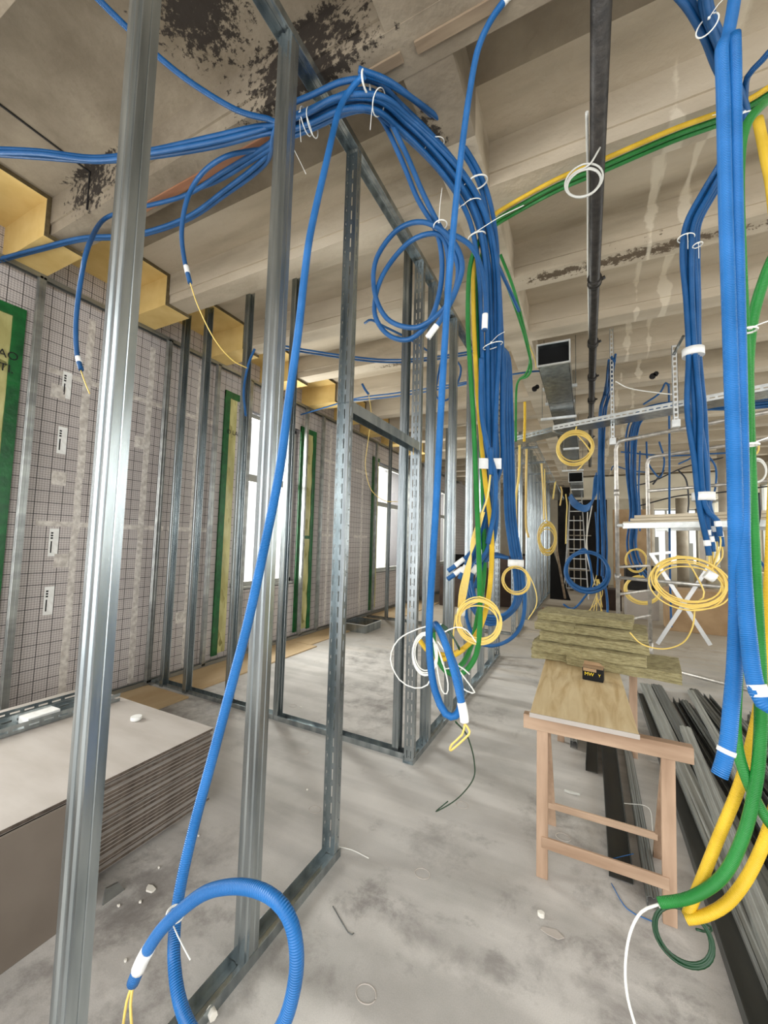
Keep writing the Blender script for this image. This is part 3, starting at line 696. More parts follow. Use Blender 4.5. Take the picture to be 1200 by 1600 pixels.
rod([at(520, 1416, z=.004), at(544, 1457, z=.004), at(553, 1458, z=.004)], .002, 'steel_dark', 'bent_wire', 'bent dark wire on the open floor, hooked at one end', 'wire')
rod([at(440, 1010, z=.01), at(425, 1030, z=.004), at(410, 1035, z=.004)], .003, 'ywire', 'wire_offcut', 'short curved yellow wire on the floor of the side room', 'wire')
rod([at(328, 1577, z=.02), at(334, 1589, z=.02)], .014, 'plaster', 'foam_plug', 'pale plug lying against the floor track at the bottom edge', 'plug')

# ================================================================== FLOOR BOX AND DARK THINGS IN THE SIDE ROOM
p = at(548, 986, z=0); root = empty('floor_duct', (-3.62, 6.0, 0)); tag(root, 'open rectangular sheet-metal duct standing on the side room floor', 'duct')
b = MB(); X, Yw, Hh = .5, .55, .14
b.box(-.18, -.176, 0, Yw, 0, Hh).box(X-.2, X-.196, 0, Yw, 0, Hh).box(-.18, X-.2, 0, .004, 0, Hh).box(-.18, X-.2, Yw-.004, Yw, 0, Hh)
b.build('sheet_sides', 'steel', root); MB().box(-.17, X-.21, .01, Yw-.01, .002, .01).build('dark_inside', 'black', root)
b = MB().box(-.2, X-.18, -.015, .0, Hh-.008, Hh).box(X-.2, X-.18, 0, Yw, Hh-.008, Hh); b.build('rim', 'steel_bright', root)
tag(MB().box(-3.3, -2.2, 9.7, 10.2, .0, .95).build('brown_crate', 'carddark', bevel=.01), 'dark brown crate against the far side of the side room', 'crate')
tag(MB().box(-2.1, -1.35, 10.4, 10.9, .0, 1.25).build('brown_crate', 'carddark', bevel=.01), 'taller dark brown crate behind the corridor studs', 'crate')
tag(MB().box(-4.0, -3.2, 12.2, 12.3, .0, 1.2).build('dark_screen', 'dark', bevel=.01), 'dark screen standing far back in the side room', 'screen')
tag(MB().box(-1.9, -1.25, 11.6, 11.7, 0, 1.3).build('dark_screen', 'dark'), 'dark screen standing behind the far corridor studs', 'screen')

# ================================================================== TRESTLE TABLE
def trestle(y, label):
    root = empty('trestle', (0, y, 0)); tag(root, label, 'trestle')
    xl, xr = -.205, .29
    MB().obox((-.285, -.03, .672), (.665, 0, 0), (0, .045, 0), (0, 0, .066)).build('top_rail', 'woodh', root, bevel=.003)
    for x in (xl, xr):
        MB().bar((x, .01, 0), (x+.004, -.0, .672), .05, .024, (0, 1, 0)).build('leg', 'wood', root, bevel=.002)
        MB().bar((x+.012, .42, 0), (x+.012, .035, .690), .045, .022, (0, 1, 0)).build('leg', 'wood', root, bevel=.002)
    MB().bar((xl, -.004, .165), (xr, -.004, .165), .012, .05).build('stretcher', 'woodh', root, bevel=.002)
    MB().bar((xl, .32, .155), (xr, .32, .155), .012, .034).build('stretcher', 'woodh', root, bevel=.002)
    return root
trestle(2.14, 'wooden trestle under the near end of the plywood table top')
trestle(3.62, 'wooden trestle under the far end of the plywood table top')
root = empty('table_top', (0, 2.09, .74)); tag(root, 'stained plywood sheet laid across the two trestles as a table top', 'table top')
MB().obox((-.252, 2.085, .740), (.44, 0.0, 0), (-.03, 1.65, 0), (0, 0, .018)).build('plywood_sheet', 'plytop', bevel=.002).parent = None
ps = bpy.data.objects['plywood_sheet']; ps.data.transform(Matrix.Translation(-root.location)); ps.parent = root
MB().obox((-.254, -.008, -.001), (.444, 0, 0), (0, .004, 0), (0, 0, .020)).build('pale_edge', 'gyp', root)
# mineral wool slabs
def slab(c, L, Wd, H, rz, label, seed):
    r = random.Random(seed); b = bmesh.new(); nx, ny = 26, 12
    bmesh.ops.create_cube(b, size=1); bmesh.ops.subdivide_edges(b, edges=b.edges[:], cuts=7, use_grid_fill=True)
    for v in b.verts:
        v.co = Vector((v.co.x*L, v.co.y*Wd, v.co.z*H))
        n = math.sin(v.co.x*23+seed)*math.cos(v.co.y*19+seed*2)*.004
        v.co += Vector((r.uniform(-.004, .004), r.uniform(-.005, .005), r.uniform(-.0025, .0025)+n*.5))
    me = bpy.data.meshes.new('mineral_wool_slab'); b.to_mesh(me); b.free(); me.materials.append(M['wool'])
    o = bpy.data.objects.new('mineral_wool_slab', me); col.objects.link(o); o.location = c; o.rotation_euler.z = rz
    return tag(o, label, 'insulation slab')
zt = .758
slab((.20, 3.19, zt+.034), .62, .42, .06, -.13, 'olive mineral wool slab jutting out at the right, bottom layer on the table', 1)
slab((-.22, 3.25, zt+.036), .30, .36, .064, .05, 'short mineral wool slab jutting out at the left, bottom layer on the table', 2)
slab((.0, 3.17, zt+.100), .66, .40, .058, -.10, 'mineral wool slab in the second layer, behind the small black box', 3)
slab((.03, 3.24, zt+.160), .64, .40, .054, -.09, 'mineral wool slab in the third layer of the pile', 4)
slab((.14, 3.30, zt+.214), .42, .40, .050, -.09, 'mineral wool slab right of the split in the upper layer', 5)
slab((-.20, 3.32, zt+.216), .26, .40, .052, -.08, 'short mineral wool slab left of the split in the upper layer', 6)
slab((-.02, 3.40, zt+.270), .60, .36, .05, -.12, 'mineral wool slab topmost of the pile', 7)
# small black box
root = empty('screw_box', at(927, 1062, z=.76)); tag(root, 'small black cardboard box with a torn open lid on the plywood table top', 'box'); root.rotation_euler.z = -.12
b = MB().box(-.055, .055, -.03, .03, 0, .07).build('box_body', 'black', root, bevel=.002)
MB().add([(-.055, -.03, .071), (.055, -.03, .071), (.055, .03, .076), (-.055, .03, .076), (-.05, .02, .10), (.03, .028, .095)], [(0, 1, 2, 3), (3, 2, 5, 4)]).build('torn_lid', 'card', root)
MB().box(-.05, .02, -.0315, -.0302, .052, .0695).build('torn_patch', 'card', root)
textmesh('MW', .028, 'yprint', (-.018, -.0315, .036), Matrix(((1, 0, 0), (0, 0, -1), (0, 1, 0))), root)
textmesh('Y', .022, 'yprint', (.036, -.0315, .036), Matrix(((1, 0, 0), (0, 0, -1), (0, 1, 0))), root)

# ================================================================== STEEL PROFILES ON THE FLOOR
def profile(p, q, wd, fl, up_, label, group=None, m='steel_dull', z=0):
    p, q = Vector(p), Vector(q); d = q-p; s = Vector((d.y, -d.x, 0)).normalized()
    if up_:   # open side up
        b = MB().prism(uprof(wd, fl, .0025), p-s*wd/2, s, (0, 0, 1), d)
    else:     # web up
        b = MB().prism([(x, fl-y) for x, y in cprof(wd, fl, .006)], p-s*wd/2, s, (0, 0, 1), d)
    return tag(b.build('steel_profile', m), label, 'steel profile', group)
g1 = 'steel profiles heaped right of the trestle'
R = random.Random(3)
def gl(px0, py0, px1, py1, z=0): a, b = at(px0, py0, z=z), at(px1, py1, z=z); return a, b
rows = [ # near (x,y) -> far (x,y), width, flange, z, open up, material
 ((.49, 1.3), (.50, 5.2), .10, .05, .004, 1, 'prof_dark'),
 ((.60, 1.0), (.55, 5.42), .10, .05, .004, 0, 'prof_pale'),
 ((.71, 1.0), (.66, 5.45), .10, .05, .004, 0, 'prof_mid'),
 ((.80, 1.2), (.78, 5.10), .05, .05, .004, 1, 'prof_dark'),
 ((.87, 1.2), (.84, 5.05), .05, .05, .004, 0, 'prof_mid'),
 ((.95, 1.2), (.91, 5.0), .075, .05, .004, 1, 'prof_mid'),
 ((1.05, 1.2), (1.0, 5.5), .075, .05, .004, 0, 'prof_dark'),
 ((1.14, 1.2), (1.09, 5.4), .05, .05, .004, 1, 'prof_mid'),
]
for i, (p, q, wd, fl, z, u_, m) in enumerate(rows):
    profile((*p, z), (*q, z), wd, fl, u_, 'long galvanised steel profile in the bottom layer of the heap right of the trestle', g1, m)
for i in range(9):
    x = .93+i*.052; profile((x+.10, 1.6+R.uniform(0, .3), .056), (x+.16-.03*R.random(), 4.75+R.uniform(-.25, .25), .056), .046, .03, i % 2, 'narrow steel profile laid in the upper layer of the heap', 'narrow profiles in the upper layer', ['prof_mid', 'prof_dark'][i % 3 == 1])
for i in range(7):
    x = 1.30+i*.075; profile((x, 1.8+R.uniform(0, .3), .004), (x+.12, 5.0+R.uniform(-.25, .25), .004), .07, .05, (i+1) % 2, 'long galvanised steel profile in the bottom layer of the heap right of the trestle', g1, ['prof_mid', 'prof_dark'][i % 2])
profile((.56, 1.2, .056), (.70, 4.2, .056), .075, .04, 0, 'wide pale steel profile lying slantwise on top of the heap', None, 'prof_pale')
profile((.80, 2.3, .088), (.92, 5.2, .088), .05, .03, 0, 'thin pale steel profile crossing the top of the heap', None, 'prof_pale')
profile((.125, 2.3, .004), (.13, 4.0, .004), .10, .05, 1, 'open steel channel lying under the middle of the trestles', None, 'prof_dark')
profile((.01, 3.25, .004), (.03, 4.3, .004), .075, .05, 1, 'short open steel channel under the table top, left of the long one', None, 'prof_dark')
profile((-.11, 3.55, .004), (-.10, 4.5, .004), .05, .05, 0, 'short narrow steel profile under the table top, nearest its left edge', None, 'prof_mid')
profile((.24, 2.2, .004), (.26, 4.2, .004), .05, .04, 0, 'narrow steel profile lying under the right side of the table top', None, 'prof_mid')
rod([at(975, 1255, z=.06), at(1013, 1262, z=.05), at(1020, 1300, z=.03)], .0015, 'wwire', 'wire_offcut', 'thin pale wire on the profiles behind the trestle leg', 'wire')
rod([at(955, 1342, z=.004), at(990, 1334, z=.06)], .002, 'blue', 'strap_scrap', 'thin blue strap scrap on the channel under the trestle', 'strap')
rod([at(955, 1380, z=.004), at(980, 1420, z=.004), at(1020, 1440, z=.004)], .002, 'bluel', 'strap_scrap', 'thin pale blue strap on the floor by the trestle foot', 'strap')
# ================================================================== CEILING SERVICES
root = empty('drain_pipe', (.06, 1.0, 3.55)); tag(root, 'long black cast iron pipe running under the ceiling ribs', 'pipe')
MB().tube([(0, -.2, 0), (0, 10.2, 0)], .037, 20).build('pipe_run', 'pipe', root, smooth=True)
for y in (3.3, 4.35, 5.25, 6.1, 7.0, 8.2, 9.4):
    b = MB().tube([(0, y-1.03, 0), (0, y-.97, 0)], .046, 20).tube([(0, y-1.035, 0), (0, y-1.025, 0)], .05, 20).tube([(0, y-.975, 0), (0, y-.965, 0)], .05, 20)
    b.bar((.045, y-1, 0), (.07, y-1, .01), .02, .02); b.build('coupling_clamp', 'pipe', root, smooth=True)
rod([('v')] if 0 else [at(917, 175, z=3.6), at(919, 300, z=3.58), at(919, 420, z=3.6), at(921, 520, z=3.58), at(923, 585, z=3.6)], .008, 'wwire', 'white_cable', 'straight white cable running beside the black ceiling pipe', 'cable')
c0 = at(912, 284, y=2.0)
coil(c0, .085, 4, .0045, 'clear', 'clear_hose_coil', 'coil of translucent hose hanging from the black ceiling pipe', 'hose coil', nrm=(.1, -1, .15), sq=.9, seed=4, jit=.12, tail=[c0+Vector((.03, 0, .08)), c0+Vector((.07, .02, .16))])

def duct(y0, y1, x0, x1, z0, z1, label):
    root = empty('air_duct', ((x0+x1)/2, y0, z0)); tag(root, label, 'duct'); w_, h_ = x1-x0, z1-z0; t = .004
    b = MB()
    for k in range(int((y1-y0)/1.2)+1):
        a, c = k*1.2, min(y1-y0, k*1.2+1.19)
        b.box(-w_/2, w_/2, a, c, 0, t).box(-w_/2, w_/2, a, c, h_-t, h_).box(-w_/2, -w_/2+t, a, c, 0, h_).box(w_/2-t, w_/2, a, c, 0, h_)
    b.build('duct_sheet', 'steel', root)
    f = MB(); q = .012
    f.box(-w_/2-q, w_/2+q, -.01, .012, -q, 0).box(-w_/2-q, w_/2+q, -.01, .012, h_, h_+q).box(-w_/2-q, -w_/2, -.01, .012, 0, h_).box(w_/2, w_/2+q, -.01, .012, 0, h_)
    f.build('end_flange', 'steel_bright', root)
    MB().box(-w_/2+t, w_/2-t, .10, .11, t, h_-t).build('dark_inside', 'black', root)
duct(4.1, 9.2, -.425, -.145, 3.30, 3.50, 'rectangular air duct with a black open end under the ceiling')
p, q = at(889, 753, y=10.6), at(910, 738, y=10.6)
duct(10.6, 15.5, p.x, q.x, p.z, q.z, 'far rectangular air duct with a white-rimmed open end')
for i, (px0, px1, py, y) in enumerate(((848, 902, 609, 5.0), (852, 898, 632, 5.55), (845, 901, 656, 5.7), (880, 905, 702, 7.2), (878, 912, 736, 9.4), (892, 912, 765, 11.4))):
    a, b_ = at(px0, py, y=y), at(px1, py, y=y); root = empty('trapeze_hanger', a)
    tag(root, 'trapeze hanger bar on two threaded rods, '+('first', 'second', 'third', 'fourth', 'fifth', 'farthest')[i]+' along the duct line', 'hanger'); v = b_-a; v.z = 0
    MB().bar((0, 0, 0), v, .04, .03).build('hanger_bar', 'steel_bright', root)
    zt_ = 3.98-a.z
    for s in (.04, .96): MB().tube([v*s+Vector((0, 0, .01)), v*s+Vector((0, 0, zt_))], .004, 6).build('threaded_rod', 'steel', root)
# perforated tray crossing the room
def ptray(p, q, wd, label, m1, m2, down=True):
    root = empty('cable_tray', p); tag(root, label, 'cable tray'); p, q = Vector(p), Vector(q); d = q-p; L = d.length; dn = d.normalized(); s = Vector((0, 0, 1)).cross(dn).normalized()
    MB().obox((0, 0, 0), d, s*wd, (0, 0, .003)).build('tray_base', m2, root)
    for off, nm in ((0, 'slotted_side'), (wd-.003, 'slotted_side')):
        b = MB(); b.obox(s*off, d, s*.003, (0, 0, .022)).obox(s*off+Vector((0, 0, .032)), d, s*.003, (0, 0, .028))
        for k in range(int(L/.06)): b.obox(s*off+dn*(k*.06)+Vector((0, 0, .022)), dn*.02, s*.003, (0, 0, .01))
        b.build(nm, m1, root)
ptray((-.36, 5.07, 2.90), (2.6, 3.93, 2.90), .25, 'long perforated cable tray crossing the room above the scaffold', 'steel_bright', 'steel')
ptray((-.98, 5.46, 2.89), (-.37, 5.09, 2.89), .22, 'short grey tray joining the corridor wall to the long cross tray', 'steel', 'steel_dull')
root = empty('wire_cable_tray', (-.85, 5.9, 3.0)); tag(root, 'wire basket cable tray running along the top of the corridor wall', 'cable tray')
b = MB()
for k in range(7): b.tube([(-.12+k*.05, 0, 0 if 0 < k < 6 else .0), (-.12+k*.05, 8.2, 0)], .003, 5)
for s in (-.12, .18):
    for z in (.03, .06): b.tube([(s, 0, z), (s, 8.2, z)], .003, 5)
b.build('long_wires', 'steel', root)
b = MB()
for k in range(82): b.tube([(-.12, k*.1, .06), (-.12, k*.1, -.003), (.18, k*.1, -.003), (.18, k*.1, .06)], .0025, 4)
o = b.build('cross_wires', 'steel', root); o['kind'] = 'stuff'
for y in (.3, 1.5, 2.7, 3.9): MB().box(-.24, .2, y, y+.03, -.035, -.005).build('support_bracket', 'steel', root)
for i, (px, y, pt, pb, w_) in enumerate(((956, 5.0, 575, 690, .04), (1054, 4.6, 555, 662, .045))):
    a, b_ = at(px, pt, y=y), at(px+1, pb, y=y); root = empty('slotted_hanger', (a.x, y, b_.z)); tag(root, 'slotted steel hanger strip '+('left, near the black pipe' if i == 0 else 'right, by the blue cable run')+', holding the cross tray', 'hanger')
    b = MB(); H = 3.98-b_.z if i == 0 else a.z-b_.z+.1; n = int(H/.05)
    b.box(-w_/2, -w_/2+.012, 0, .003, 0, H).box(w_/2-.012, w_/2, 0, .003, 0, H)
    for k in range(n+1): b.box(-w_/2+.012, w_/2-.012, 0, .003, k*.05, min(H, k*.05+.02))
    b.box(-w_/2, -w_/2+.003, 0, .025, 0, H).box(w_/2-.003, w_/2, 0, .025, 0, H)
    b.build('slotted_strip', 'steel_bright', root)
    MB().box(-w_/2-.01, w_/2+.01, -.006, .05, -.03, .04).build('foot_bracket', 'steel_bright', root)
rod([at(1052, 555, y=4.6), at(1060, 540, y=4.6), at(1068, 525, y=4.5)], .014, 'steel_dark', 'ceiling_bracket', 'dark bent bracket at the head of the right slotted hanger', 'bracket')
rod([at(962, 596, y=4.9), at(985, 607, y=4.9), at(1030, 614, y=4.9), at(1050, 616, y=4.8)], .006, 'wwire', 'white_cable', 'sagging white cable between the two slotted hangers', 'cable')
# formwork laths left in the first rib
def lath(pa, pb, w_, m, label):
    a, b_ = at(*pa, z=3.716), at(*pb, z=3.716); y = (a.y+b_.y)/2
    tag(MB().box(a.x, b_.x, y-w_/2, y+w_/2, 3.708, 3.7195).build('formwork_lath', m, bevel=.002), label, 'lath')
lath((650, 75), (790, -6), .05, 'lath', 'old wooden lath set in the near ceiling rib, above the single blue cable')
lath((575, 118), (628, 88), .045, 'lath', 'short old wooden lath in the near ceiling rib, behind the bundle top')
lath((213, 325), (425, 222), .05, 'lathr', 'long reddish wooden lath in the near ceiling rib at the left')
for i, (px, py, y) in enumerate(((1020, 587, 5.0), (835, 607, 5.0))):
    p = at(px, py, y=y); tag(MB().tube([p, p+Vector((0, .03, 0))], .03, 9).tube([p+Vector((.03, 0, .02)), p+Vector((.03, .03, .02))], .025, 7).build('ceiling_breakout', 'dark'), 'dark broken hole in the ceiling rib, '+('right of the black pipe' if i == 0 else 'left of the air duct'), 'hole')

# ================================================================== SCAFFOLD
root = empty('scaffold_tower', (.35, 5.9, 0)); tag(root, 'tubular scaffold tower with timber platform at the right', 'scaffold')
O = root.location.copy()
P1 = Vector((.33, 5.9, 0)); P2 = Vector((.76, 6.75, 0)); dl = Vector((.84, -.54, 0))
P2t = at(1012, 715, y=6.75)
def tb(name, pl, r=.024, m='tube', par=None): return MB().tube([p-O for p in pl], r, 12).build(name, m, par or root, smooth=True)
def bend(P, z, d, L):
    p = P+Vector((0, 0, z)); return [P+Vector((0, 0, 0))]+[P+Vector((0, 0, z-.10)), P+Vector((0, 0, z-.04))+d*.015, p+d*.05-Vector((0, 0, .005)), p+d*.12]+[p+d*L]
zr = at(965, 690, y=5.9).z
tb('guard_frame', bend(P1, zr, dl, 2.3)); tb('guard_frame', bend(P2, P2t.z, dl, 2.3))
for P in (P1, P2):
    Q = P+dl*2.25; tb('standard', [Q, Q+Vector((0, 0, zr))]); tb('base_tube', [P+Vector((0, 0, .001)), P+Vector((0, 0, .25))], .03)
for z in (.28, .62, .96, 1.30): tb('rung', [P1+Vector((0, 0, z)), P2+Vector((0, 0, z))], .018)
tb('rung', [P1+dl*2.25+Vector((0, 0, .3)), P2+dl*2.25+Vector((0, 0, .3))], .018)
for z, P in ((1.17, P1), (.20, P1), (2.35, P2)): tb('ledger', [P+Vector((0, 0, z)), P+dl*2.25+Vector((0, 0, z))], .021)
tb('coupler', [P1+Vector((-.0, 0, 1.13)), P1+Vector((0, 0, 1.22))], .036); tb('coupler', [P1+Vector((0, 0, zr-.7)), P1+Vector((0, 0, zr-.62))], .032)
zp = at(985, 826, y=5.85).z
a = P1+dl*.07+Vector((0, 0, zp))-O; nv = Vector((.54, .84, 0))
MB().obox(a, dl*2.1, nv*.035, (0, 0, .07)).build('platform_beam', 'steel_bright', root, bevel=.004)
MB().obox(a+nv*.8, dl*2.1, nv*.035, (0, 0, .07)).build('platform_beam', 'steel_bright', root, bevel=.004)
MB().tube([a-dl*.07+Vector((0, 0, .04)), a+Vector((0, 0, .04))], .022, 10).build('platform_hook', 'steel_bright', root)
for k in range(3): MB().obox(a+Vector((0, 0, .068))+nv*(.01+k*.27), dl*2.1, nv*.262, (0, 0, .02)).build('deck_board', 'plank', root, bevel=.003)
for k, (n0, l0, z0) in enumerate(((.02, .08, .092), (.04, .12, .130))):
    o = MB().obox(a+O+dl*l0+nv*n0+Vector((0, 0, z0-.0)), dl*1.8, nv*.20, (0, 0, .034)).build('timber_plank', 'plank', bevel=.004)
    tag(o, ('lower' if k == 0 else 'upper')+' timber plank lying along the scaffold platform', 'plank')
# white folding trestle with crossed legs
root = empty('folding_stand', (1.1, 5.2, 0)); tag(root, 'pale folding stand with crossed legs behind the yellow coil', 'stand')
Lg = [((1017, 865, 5.6), (1110, 1008, 5.6)), ((1112, 878, 5.7), (1027, 1006, 5.7))]
for (a, b_) in Lg:
    p, q = at(a[0], a[1], y=a[2]), at(b_[0], b_[1], y=b_[2]); q.z = max(q.z, .012)
    MB().bar(p-root.location, q-root.location, .04, .02, (0, 1, 0)).build('crossed_leg', 'alu', root)
p, q = at(1014, 866, y=5.62), at(1048, 863, y=5.62); MB().bar(p-root.location, q-root.location, .04, .03).build('top_bar', 'alu', root)
root = empty('folding_stand', (2.0, 5.2, 0)); tag(root, 'pale folding stand at the right edge, half hidden by green cables', 'stand')
for (a, b_) in (((1158, 900, 5.2), (1205, 972, 5.2)), ((1203, 945, 5.3), (1168, 1010, 5.3))):
    p, q = at(*a[:2], y=a[2]), at(*b_[:2], y=b_[2]); q.z = max(q.z, .012); MB().bar(p-root.location, q-root.location, .045, .02, (0, 1, 0)).build('crossed_leg', 'alu', root)
# step ladder
def ladder(x0, x1, y, H, wt, n, lean, label, m='alu'):
    root = empty('ladder', ((x0+x1)/2, y, 0)); tag(root, label, 'ladder'); h2 = (x1-x0)/2
    for s in (-1, 1):
        MB().bar((s*h2, 0, .0), (s*wt/2, lean, H), .03, .06, (0, 1, 0)).build('rail', m, root)
        MB().bar((s*h2*.95, 1.1, .0), (s*wt/2, lean+.05, H), .025, .04, (0, 1, 0)).build('rear_rail', m, root)
    for k in range(1, n):
        t = k/n; w_ = h2*(1-t)+wt/2*t; MB().box(-w_, w_, lean*t-.03, lean*t+.03, H*t-.012, H*t+.012).build('rung', m, root)
    return root
p, q = at(880, 932, z=0), at(917, 936, z=0)
ladder(-.66, .0, 13.4, 3.2, .32, 11, .5, 'aluminium step ladder standing open at the end of the corridor')
rod([at(868, 850, y=12), at(883, 935, y=12.5)], .03, 'lath', 'leaning_plank', 'thin pale plank leaning at the end of the corridor wall', 'plank')
tag(MB().prism([(0, 0), (.55, 0), (.02, 1.6)], (-1.0, 12.8, .0), (1, 0, 0), (0, 0, 1), (0, .02, 0)).build('black_sheet', 'black'), 'black triangular sheet leaning by the foot of the step ladder', 'sheet')
# things at the far end
def simple(label, cat, name, m, x0, x1, y0, y1, z0, z1, bev=.006): return tag(MB().box(x0, x1, y0, y1, z0, z1).build(name, m, bevel=bev), label, cat)
simple('tall cardboard sheet standing behind the scaffold post', 'cardboard', 'cardboard_sheet', 'card', .72, 1.75, 14.9, 15.0, 0, 2.75)
simple('large brown cardboard box behind the crossed-leg stand', 'box', 'cardboard_box', 'card', 1.35, 2.35, 9.4, 10.0, 0, .78)
simple('grey carton with torn wrapping beyond the scaffold rungs', 'box', 'carton', 'dark', .75, 1.3, 10.6, 11.1, .62, 1.15)
simple('stack of pale packs beneath the dark carton', 'pack', 'pale_pack', 'gyp', .75, 1.35, 10.5, 11.2, 0, .6)
simple('dark crate on the floor left of the pale packs', 'crate', 'dark_crate', 'carddark', .3, .72, 11.5, 12.1, 0, .5)
simple('low plank lying on the floor before the step ladder', 'plank', 'floor_plank', 'lath', -.55, -.3, 10.0, 10.06, 0, .04)
simple('pale offcut lying by the foot of the far corridor studs', 'offcut', 'wood_offcut', 'lathr', -1.0, -.7, 10.6, 10.65, 0, .04)
for i, x in enumerate((-.62, -.45, -.25)): simple('dark shelf upright in the store behind the ladder', 'shelf', 'shelf_upright', 'column', x, x+.03, 15.6, 16.0, 0, 2.6).__setitem__('group', 'shelf uprights behind the ladder')
for i, z in enumerate((.7, 1.3, 1.9)): simple('grey shelf board behind the ladder, '+('lowest', 'middle', 'highest')[i], 'shelf', 'shelf_board', 'column', -.7, .1, 15.6, 16.0, z, z+.03)
for i in range(6):
    x = 1.8+i*.33; simple('tall pale board leaning upright under the far windows', 'board', 'upright_board', ['plank', 'white_pvc', 'gyp'][i % 3], x, x+.14, 17.4, 17.45, 0, 1.75+.2*(i % 4), .003)['group'] = 'pale boards at the far windows'

# ================================================================== CONDUITS AND CABLES
r2 = .0125
# --- main bundle: over the corridor wall and down in front of it
COM = [(440, 195, 'z', 3.60), (505, 170, 'z', 3.58), (572, 150, 'z', 3.555), (640, 200, 1.72), (700, 262, 1.93), (742, 330, 2.07), (760, 410, 2.13), (765, 520, 2.15), (766, 620, 2.15), (768, 720, 2.15)]
CW = pts(COM)
CC = catmull(CW, .05); nC = len(CC)
Tn = [(CC[min(i+1, nC-1)]-CC[max(i-1, 0)]).normalized() for i in range(nC)]
nv_ = Vector((0, 0, 1)); nv_ = (nv_-Tn[0]*nv_.dot(Tn[0])).normalized(); FR = []
for i in range(nC):
    nv_ = (nv_-Tn[i]*nv_.dot(Tn[i])).normalized(); FR.append((nv_.copy(), Tn[i].cross(nv_)))
def along(k, n, seed, R=.058, tw=1.1):
    rd = random.Random(seed); a0 = k*2.39996; rad = R*math.sqrt((k+.5)/n); s = rd.uniform(-1, 1)*tw; ph = rd.random()*6; out = []
    for i in range(0, nC, 3):
        t = i/nC; a = a0+s*math.sin(t*4+ph); q = rad*(1+.15*math.sin(t*8+ph))
        out.append(CC[i]+FR[i][0]*math.cos(a)*q*1.15+FR[i][1]*math.sin(a)*q*.85)
    return out
LEFT = [[(-30, 238, 'z', 3.6), (60, 240, 'z', 3.6), (150, 250, 'z', 3.6), (230, 240, 'z', 3.6), (330, 222, 'z', 3.6), (400, 205, 'z', 3.6)],
        [(-30, 232, 'z', 3.62), (60, 236, 'z', 3.62), (150, 246, 'z', 3.62), (230, 236, 'z', 3.62), (330, 214, 'z', 3.62), (400, 198, 'z', 3.62)],
        [(-30, 240, 'z', 3.64), (60, 246, 'z', 3.64), (150, 252, 'z', 3.64), (230, 246, 'z', 3.64), (330, 230, 'z', 3.62), (400, 212, 'z', 3.6)],
        [(140, -15, 'z', 3.7), (185, 30, 'z', 3.7), (240, 82, 'z', 3.68), (300, 130, 'z', 3.65), (370, 172, 'z', 3.62), (420, 186, 'z', 3.6)],
        [(180, 338, 'z', 3.66), (213, 326, 'z', 3.66), (290, 305, 'z', 3.66), (350, 268, 'z', 3.66), (410, 232, 'z', 3.64)],
        [(-4, 405, 'z', 3.66), (60, 388, 'z', 3.66), (130, 371, 'z', 3.66), (210, 366, 'z', 3.66), (290, 340, 'z', 3.66), (350, 298, 'z', 3.66), (415, 245, 'z', 3.64)],
        [(-4, 409, 'z', 3.67), (60, 392, 'z', 3.67), (130, 375, 'z', 3.67), (210, 370, 'z', 3.67), (290, 345, 'z', 3.67), (350, 306, 'z', 3.67), (415, 255, 'z', 3.65)],
        [(300, 298, 'z', 3.67), (345, 280, 'z', 3.67), (410, 240, 'z', 3.64)]]
ENDS = [[(762, 800, 2.1), (748, 845, 2.1), (730, 870, 2.08), (700, 892, 2.05)],
        [(764, 800, 2.12), (750, 855, 2.1), (728, 885, 2.07), (699, 905, 2.03)],
        [(770, 790, 2.1), (765, 850, 2.08), (748, 880, 2.05), (732, 905, 2.03)],
        [(758, 790, 2.1), (745, 850, 2.08), (730, 880, 2.05), (718, 905, 2.03)],
        [(775, 780, 2.12), (772, 840, 2.1), (756, 880, 2.1), (742, 918, 2.1)],
        [(762, 760, 2.12), (752, 820, 2.12), (746, 850, 2.12)],
        [(772, 760, 2.15), (762, 815, 2.12), (750, 838, 2.12)],
        [(768, 770, 2.15), (766, 830, 2.15), (757, 870, 2.15)]]
gA = 'blue conduits of the main bundle'
wherel = ['entering from the left edge', 'entering from the left edge', 'entering from the left edge', 'dropping in from the top left corner', 'passing under the reddish lath', 'coming from the window side', 'coming from the window side', 'ending near the reddish lath']
for k in range(8):
    P = pts(LEFT[k])+along(k, 9, 40+k)+pts(ENDS[k])
    o = cable('blue_conduit', P, r2, 'blue', 'blue conduit of the main bundle, '+wherel[k], 'conduit', gA if k in (0, 1, 2, 5, 6) else None, step=.03)
    E_ = pts(ENDS[k])[-2:]
    if k < 4:
        d = E_[1]-E_[0]; sleeve(o, [E_[0]+d*.15, E_[0]+d*.62], 0, 1, r2*1.12)
        MB().tube([E_[1]-d.normalized()*.004, E_[1]+d.normalized()*.0008], r2*.72, 12).build('open_end', 'ink', o)
for k in (8,):
    P = along(k, 9, 50)+pts([(771, 770, 2.15), (768, 830, 2.15), (756, 860, 2.15)]); cable('blue_conduit', P, r2, 'blue', 'short blue conduit of the main bundle, starting behind the slanting stud', 'conduit')
# extra outer conduits following the right edge of the arch
for k, off in enumerate(((8, -12), (16, -6))):
    P = pts([(560, 120+off[1], 'z', 3.60), (620, 140+off[1]*.4, 'z', 3.60), (690+off[0], 205, 1.95), (740+off[0], 285, 2.12), (760+off[0], 380, 2.2), (768+off[0]*.4, 480, 2.22), (772, 600, 2.22), (776-6*k, 700, 2.22), (768, 800, 2.2), (752, 850, 2.18)])
    cable('blue_conduit', P, r2, 'blue', 'blue conduit on the outer edge of the arching main bundle', 'conduit', 'outer conduits of the main bundle')
